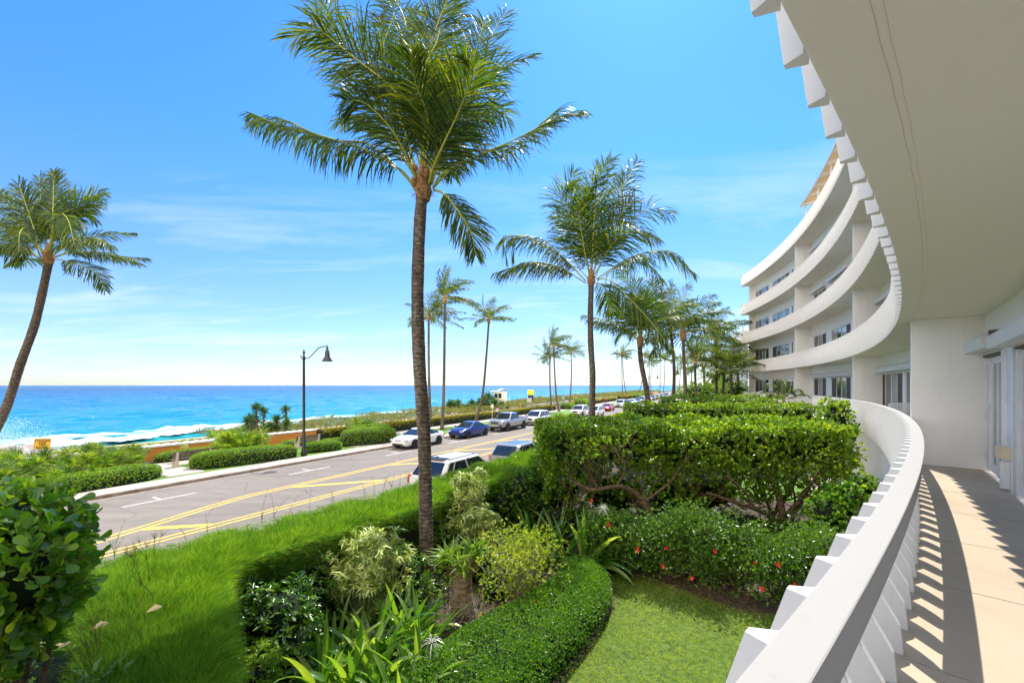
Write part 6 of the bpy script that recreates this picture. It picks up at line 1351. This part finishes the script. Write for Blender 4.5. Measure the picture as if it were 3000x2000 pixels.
    for s in (1, -1):
        hl_ = MB(); hl_.box((xf - .13, s * w * .72, zt - .02 - (.06 if big else 0)), (.22, w * .36, .13), -s * .35); bevel(hl_.build('headlight', M_head, root), .02)
        tl = MB(); tl.box((-xf + .09, s * w * .82, S['st'][0][3] + (.0 if not big else -.10)), (.16, w * .22, .16 if not big else .34), s * .25); bevel(tl.build('tail_light', M_tail, root), .02)
        mr = MB(); mr.box((bf - .18, s * (w + .09), zb + .07), (.14, .20, .13)); bevel(mr.build('wing_mirror', pm if not big else M_trim, root), .03)
    g_ = MB(); g_.box((xf - .055 + (.03 if big else 0), 0, zt - .10), (.10, w * (.85 if big else .62), .20 if not big else .26)); bevel(g_.build('grille', M_trim, root), .02)
    if kind == 'pickup':
        MB().box((xf + .0, 0, .66), (.16, w * 1.9, .18)).build('front_bumper', M_chrome, root); MB().box((xf + .035, 0, zt - .10), (.02, w * .9, .03)).build('grille_bar', M_chrome, root)
        MB().box((-1.95, 0, 1.275), (1.7, w * 1.62, .02)).build('cargo_bed', M_trim, root)
    MB().box((xf - .02 + (.02 if big else 0), 0, .36 + (.06 if big else 0)), (.09, w * 1.15, .14)).build('lower_intake', M_trim, root)
    MB().box((-xf + .0, 0, .62 + (.1 if big else 0)), (.03, .32, .15)).build('number_plate', M_plate, root)
    MB().box((0, 0, .24 if not big else .32), (S['L'] * .8, w * 1.9, .06)).build('underbody', M_trim, root)
    return root
def place(c, s, n, back=False, dz=0):
    p = RN(s, n, 0); c.location = (p[0], p[1], dz); c.rotation_euler = (0, 0, road_heading(s) + (0 if back else math.pi)); return c
P_w, P_w2 = paint('pearl_white_paint', (.66, .66, .66)), paint('white_paint', (.60, .61, .62)); P_b = paint('deep_blue_paint', (.010, .022, .17), .3); P_s = paint('silver_paint', (.34, .34, .35), .5); P_r = paint('bright_red_paint', (.42, .012, .012)); P_g = paint('graphite_paint', (.05, .055, .065), .4); P_k = paint('black_paint', (.012, .013, .016)); P_l = paint('steel_blue_paint', (.06, .10, .17), .4); P_t = paint('champagne_paint', (.30, .27, .23), .4)
GR = 'cars parked along the sea side kerb'
place(car('sedan', P_w, 'white sedan with dark wheels parked first in the row, half behind the palm trunk', 'car', M_rimd), 26.3, 23.05)['group'] = GR
place(car('sedan', P_b, 'deep blue sedan parked between the white sedan and the pickup', 'car', M_rimd), 33.35, 23.0)['group'] = GR
place(car('pickup', P_s, 'silver pickup truck with a chrome bumper', 'pickup truck', M_rimd), 40.75, 22.95)['group'] = GR
place(car('suv', P_w, 'white crossover parked just behind the silver pickup', 'car', M_rimd), 48.05, 22.95)['group'] = GR
place(car('suv', P_w, 'white off road style car with a slotted dark grille, behind the two verge palms', 'car', M_rimd), 64.3, 23.15)['group'] = GR
place(car('suv', P_w2, 'boxy white car driving in the road beside the parked row', 'car', M_rims), 63.4, 20.4)
place(car('sedan', P_g, 'grey car hidden behind the boxy white one', 'car', M_rims), 71.6, 23.0)['group'] = GR
place(car('coupe', P_r, 'bright red coupe parked alone on the verge side', 'car', M_rimd), 79.3, 22.7)['group'] = GR
place(car('suv', P_w2, 'white car heading the long distant row beyond the red coupe', 'car', M_rims), 93.4, 23.1)['group'] = GR
row = [('sedan', P_l, 'steel blue sedan'), ('sedan', P_w2, 'pale sedan'), ('sedan', P_b, 'dark blue sedan'), ('suv', P_g, 'graphite car'), ('suv', P_s, 'silver car'), ('sedan', P_w, 'white sedan'), ('suv', P_k, 'black car'), ('sedan', P_s, 'silver sedan'), ('suv', P_w, 'white car'), ('sedan', P_g, 'graphite sedan'), ('suv', P_t, 'champagne car'), ('suv', P_l, 'steel blue car'), ('sedan', P_k, 'black sedan'), ('suv', P_w2, 'white car'), ('sedan', P_t, 'champagne sedan'), ('suv', P_s, 'silver car'), ('sedan', P_w, 'white sedan'), ('suv', P_g, 'graphite car')]
ORD = 'second third fourth fifth sixth seventh eighth ninth tenth eleventh twelfth thirteenth fourteenth fifteenth sixteenth seventeenth eighteenth nineteenth twentieth'.split()
cache = {}
for i, (k, p, lb) in enumerate(row):
    key = (k, p.name); c = copy_tree(cache[key]) if key in cache else car(k, p, 'x', 'car', detail=True); cache.setdefault(key, c)
    place(c, 100.1 + 6.7 * i, 23.1); c['label'] = 'distant %s, %s in the long row beyond the red coupe' % (lb, ORD[i]); c['category'] = 'car'; c['group'] = GR
for i, (s, n, key, lb) in enumerate(((168, 18.0, ('suv', P_w.name), 'distant white car coming down the road toward the red coupe'), (196, 18.0, ('suv', P_s.name), 'farther distant silver car on the road behind the oncoming white one'), (143, 18.2, ('sedan', P_s.name), 'distant silver sedan on the road beside the parked row'))):
    c = copy_tree(cache[key]); place(c, s, n); c['label'] = lb; c['category'] = 'car'; c['group'] = 'cars driving on the road'
c = car('suv', P_w, 'white car with a black rear window parked behind the feathery hedge', 'car', M_rims); place(c, 16.2, 11.75, True); c['group'] = 'cars parked on the garden side'; c.scale = (1.06, 1.04, .98)
M_o = MB(); M_o.box((-1.4, .1, 1.745), (.16, .05, .06)); M_o.box((-1.55, 0, 1.73), (.45, 1.0, .02)); M_o.build('roof_spoiler', M_trim, c)
for s in (1, -1): MB().tube([(.35, s * .60, 1.70), (-1.55, s * .62, 1.71)], .018, 6).build('roof_rail', M_trim, c)
c = car('suv', P_s, 'silver car with a dark glass roof parked ahead of the black windowed one', 'car', M_rims, True); place(c, 22.5, 11.75, True); c['group'] = 'cars parked on the garden side'; c.scale = (1, 1, .90)
# ================================================================ people
def person(b, rz, lb, top, legs, pose='walk', skin=(.42, .24, .15), sc=1.0):
    root = empty('person', b, rz, label=lb, cat='person', group='people by the beach'); root.scale = (sc,) * 3
    J = {'pel': (0, 0, .95), 'che': (.02, 0, 1.32), 'nec': (.02, 0, 1.50), 'hed': (.04, 0, 1.62), 'top': (.03, 0, 1.74), 'shl': (.02, .19, 1.42), 'ell': (-.08, .25, 1.15), 'hal': (.08, .26, .92), 'shr': (.02, -.19, 1.42), 'elr': (.06, -.25, 1.16), 'har': (.24, -.24, 1.0),
         'hil': (0, .10, .90), 'knl': (.16, .10, .50), 'anl': (.20, .10, .08), 'tol': (.34, .11, .04), 'hir': (0, -.10, .90), 'knr': (-.04, -.10, .50), 'anr': (-.26, -.10, .13), 'tor': (-.16, -.11, .04)}
    E_ = [('pel', 'che'), ('che', 'nec'), ('nec', 'hed'), ('hed', 'top'), ('che', 'shl'), ('shl', 'ell'), ('ell', 'hal'), ('che', 'shr'), ('shr', 'elr'), ('elr', 'har'), ('pel', 'hil'), ('hil', 'knl'), ('knl', 'anl'), ('anl', 'tol'), ('pel', 'hir'), ('hir', 'knr'), ('knr', 'anr'), ('anr', 'tor')]
    Rr = dict(pel=.15, che=.15, nec=.055, hed=.10, top=.07, shl=.065, shr=.065, ell=.042, elr=.042, hal=.03, har=.03, hil=.095, hir=.095, knl=.06, knr=.06, anl=.04, anr=.04, tol=.03, tor=.03)
    def sk(keys, m_, name, grow, parent):
        ks = [k for k in J if k in keys]; me = bpy.data.meshes.new(name); me.from_pydata([J[k] for k in ks], [(ks.index(a), ks.index(b)) for a, b in E_ if a in keys and b in keys], []); me.update()
        o = bpy.data.objects.new(name, me); COL.objects.link(o); o.parent = parent; md = o.modifiers.new('s', 'SKIN'); 
        if not me.skin_vertices: me.attributes.new
        bpy.context.view_layer.update()
        for i, k in enumerate(ks):
            v = me.skin_vertices[0].data[i]; v.radius = (Rr[k] * grow, Rr[k] * grow); v.use_root = (i == 0)
        o.modifiers.new('d', 'SUBSURF').levels = 1; me.materials.append(m_); return o
    try:
        b_ = sk(set(J), mat('skin', skin, rough=.6), 'body', 1.0, root); sk({'pel', 'che', 'shl', 'shr'}, mat('shirt', top, rough=.8), 'shirt', 1.14, root); sk({'pel', 'hil', 'knl', 'hir', 'knr'}, mat('shorts', legs, rough=.8), 'shorts', 1.12, root)
    except Exception as ex: print('skin failed', ex)
    MB().lathe([(.03, 1.60), (.105, 1.64), (.11, 1.70), (.08, 1.76), (.01, 1.79)], (.02, 0, 0), 12).build('hair', mat('dark_hair', (.03, .02, .015), rough=.7), root, smooth=True)
hd_ = math.atan2(U[1], U[0])
b = AT(1457 / K, 1200 / K, 59); person((b[0], 59, .12), hd_ + math.pi, 'person walking on the path behind the pickup in a light top', (.45, .5, .6), (.03, .035, .05))
b = AT(1766 / K, 1200 / K, 106); person((b[0], 106, .12), hd_, 'person in dark clothes, left one of the pair walking on the far path', (.05, .06, .09), (.03, .03, .04), sc=1.05); b = AT(1779 / K, 1200 / K, 106); person((b[0], 107, .12), hd_, 'person in red, right one of the pair walking on the far path', (.40, .08, .06), (.10, .04, .04), sc=1.05)
b = AT(1531 / K, 1200 / K, 84); person((b[0], 84, -.25), 1.0, 'person in black standing on the beach left of the grey board', (.02, .02, .025), (.02, .02, .02)); b = AT(1538.5 / K, 1200 / K, 85); person((b[0], 85, -.15), 1.3, 'person in pale grey standing on the beach by the grey board', (.4, .42, .45), (.2, .2, .22))
# distant planting at the end of the road, landward side
for i, (px, py, Y, r, lb) in enumerate(((2040, 1150, 52, (2.6, 2, 1.2), 'reddish low bush at the far end of the third hedge'), (2085, 1150, 54, (2.6, 2, 1.3), 'green bush under the clump of palms'), (2125, 1152, 50, (2.2, 2, 1.2), 'green bush in front of the rear wing'), (2150, 1125, 62, (2.6, 2, 1.8), 'pale rounded bush behind the palm clump'), (2120, 1128, 90, (4, 3, 3.0), 'pale feathery tree behind the palm clump'), (2160, 1150, 46, (1.5, 1.5, 1.2), 'dark bush touching the balcony end'))):
    shrub('roadside_bush', (AT(px / K, py / K, Y)[0], Y, .1), lb, 'bush', M_clip if i != 4 else M_dveg, [(AT(px / K, py / K, Y), r)], per=5, Ln=.22, Wd=.2, tpl='oval', dens=14, group='bushes at the far end of the garden')
root = plant('small_palm', AT(1800, 925, 27.0) * np.array([1, 1, 0]) + np.array([0, 0, .3]), 'feathery palm top poking up between the third hedge and the balcony', 'palm'); ml, mr = MB(), MB()
for dx, dz in ((-2.3, .3), (-1.5, .9), (-.5, 1.2), (.6, 1.1), (1.6, .5), (2.2, .1), (.9, .4), (-1.1, .3)):
    frond(ml, mr, [(0, 0, 3.6), (dx * .3, .1 * dx, 3.7 + dz * .75), (dx * .7, .2 * dx, 3.9 + dz * .8), (dx, .3 * dx, 3.7 + dz * .45)], 34, .5, .4, .04, (0, 1, .2), rr=.02)
ml.build('crown', M_palm, root); mr.tube([(0, 0, 0), (0, 0, 3.6)], .08, 8); mr.build('trunk', M_rach, root)
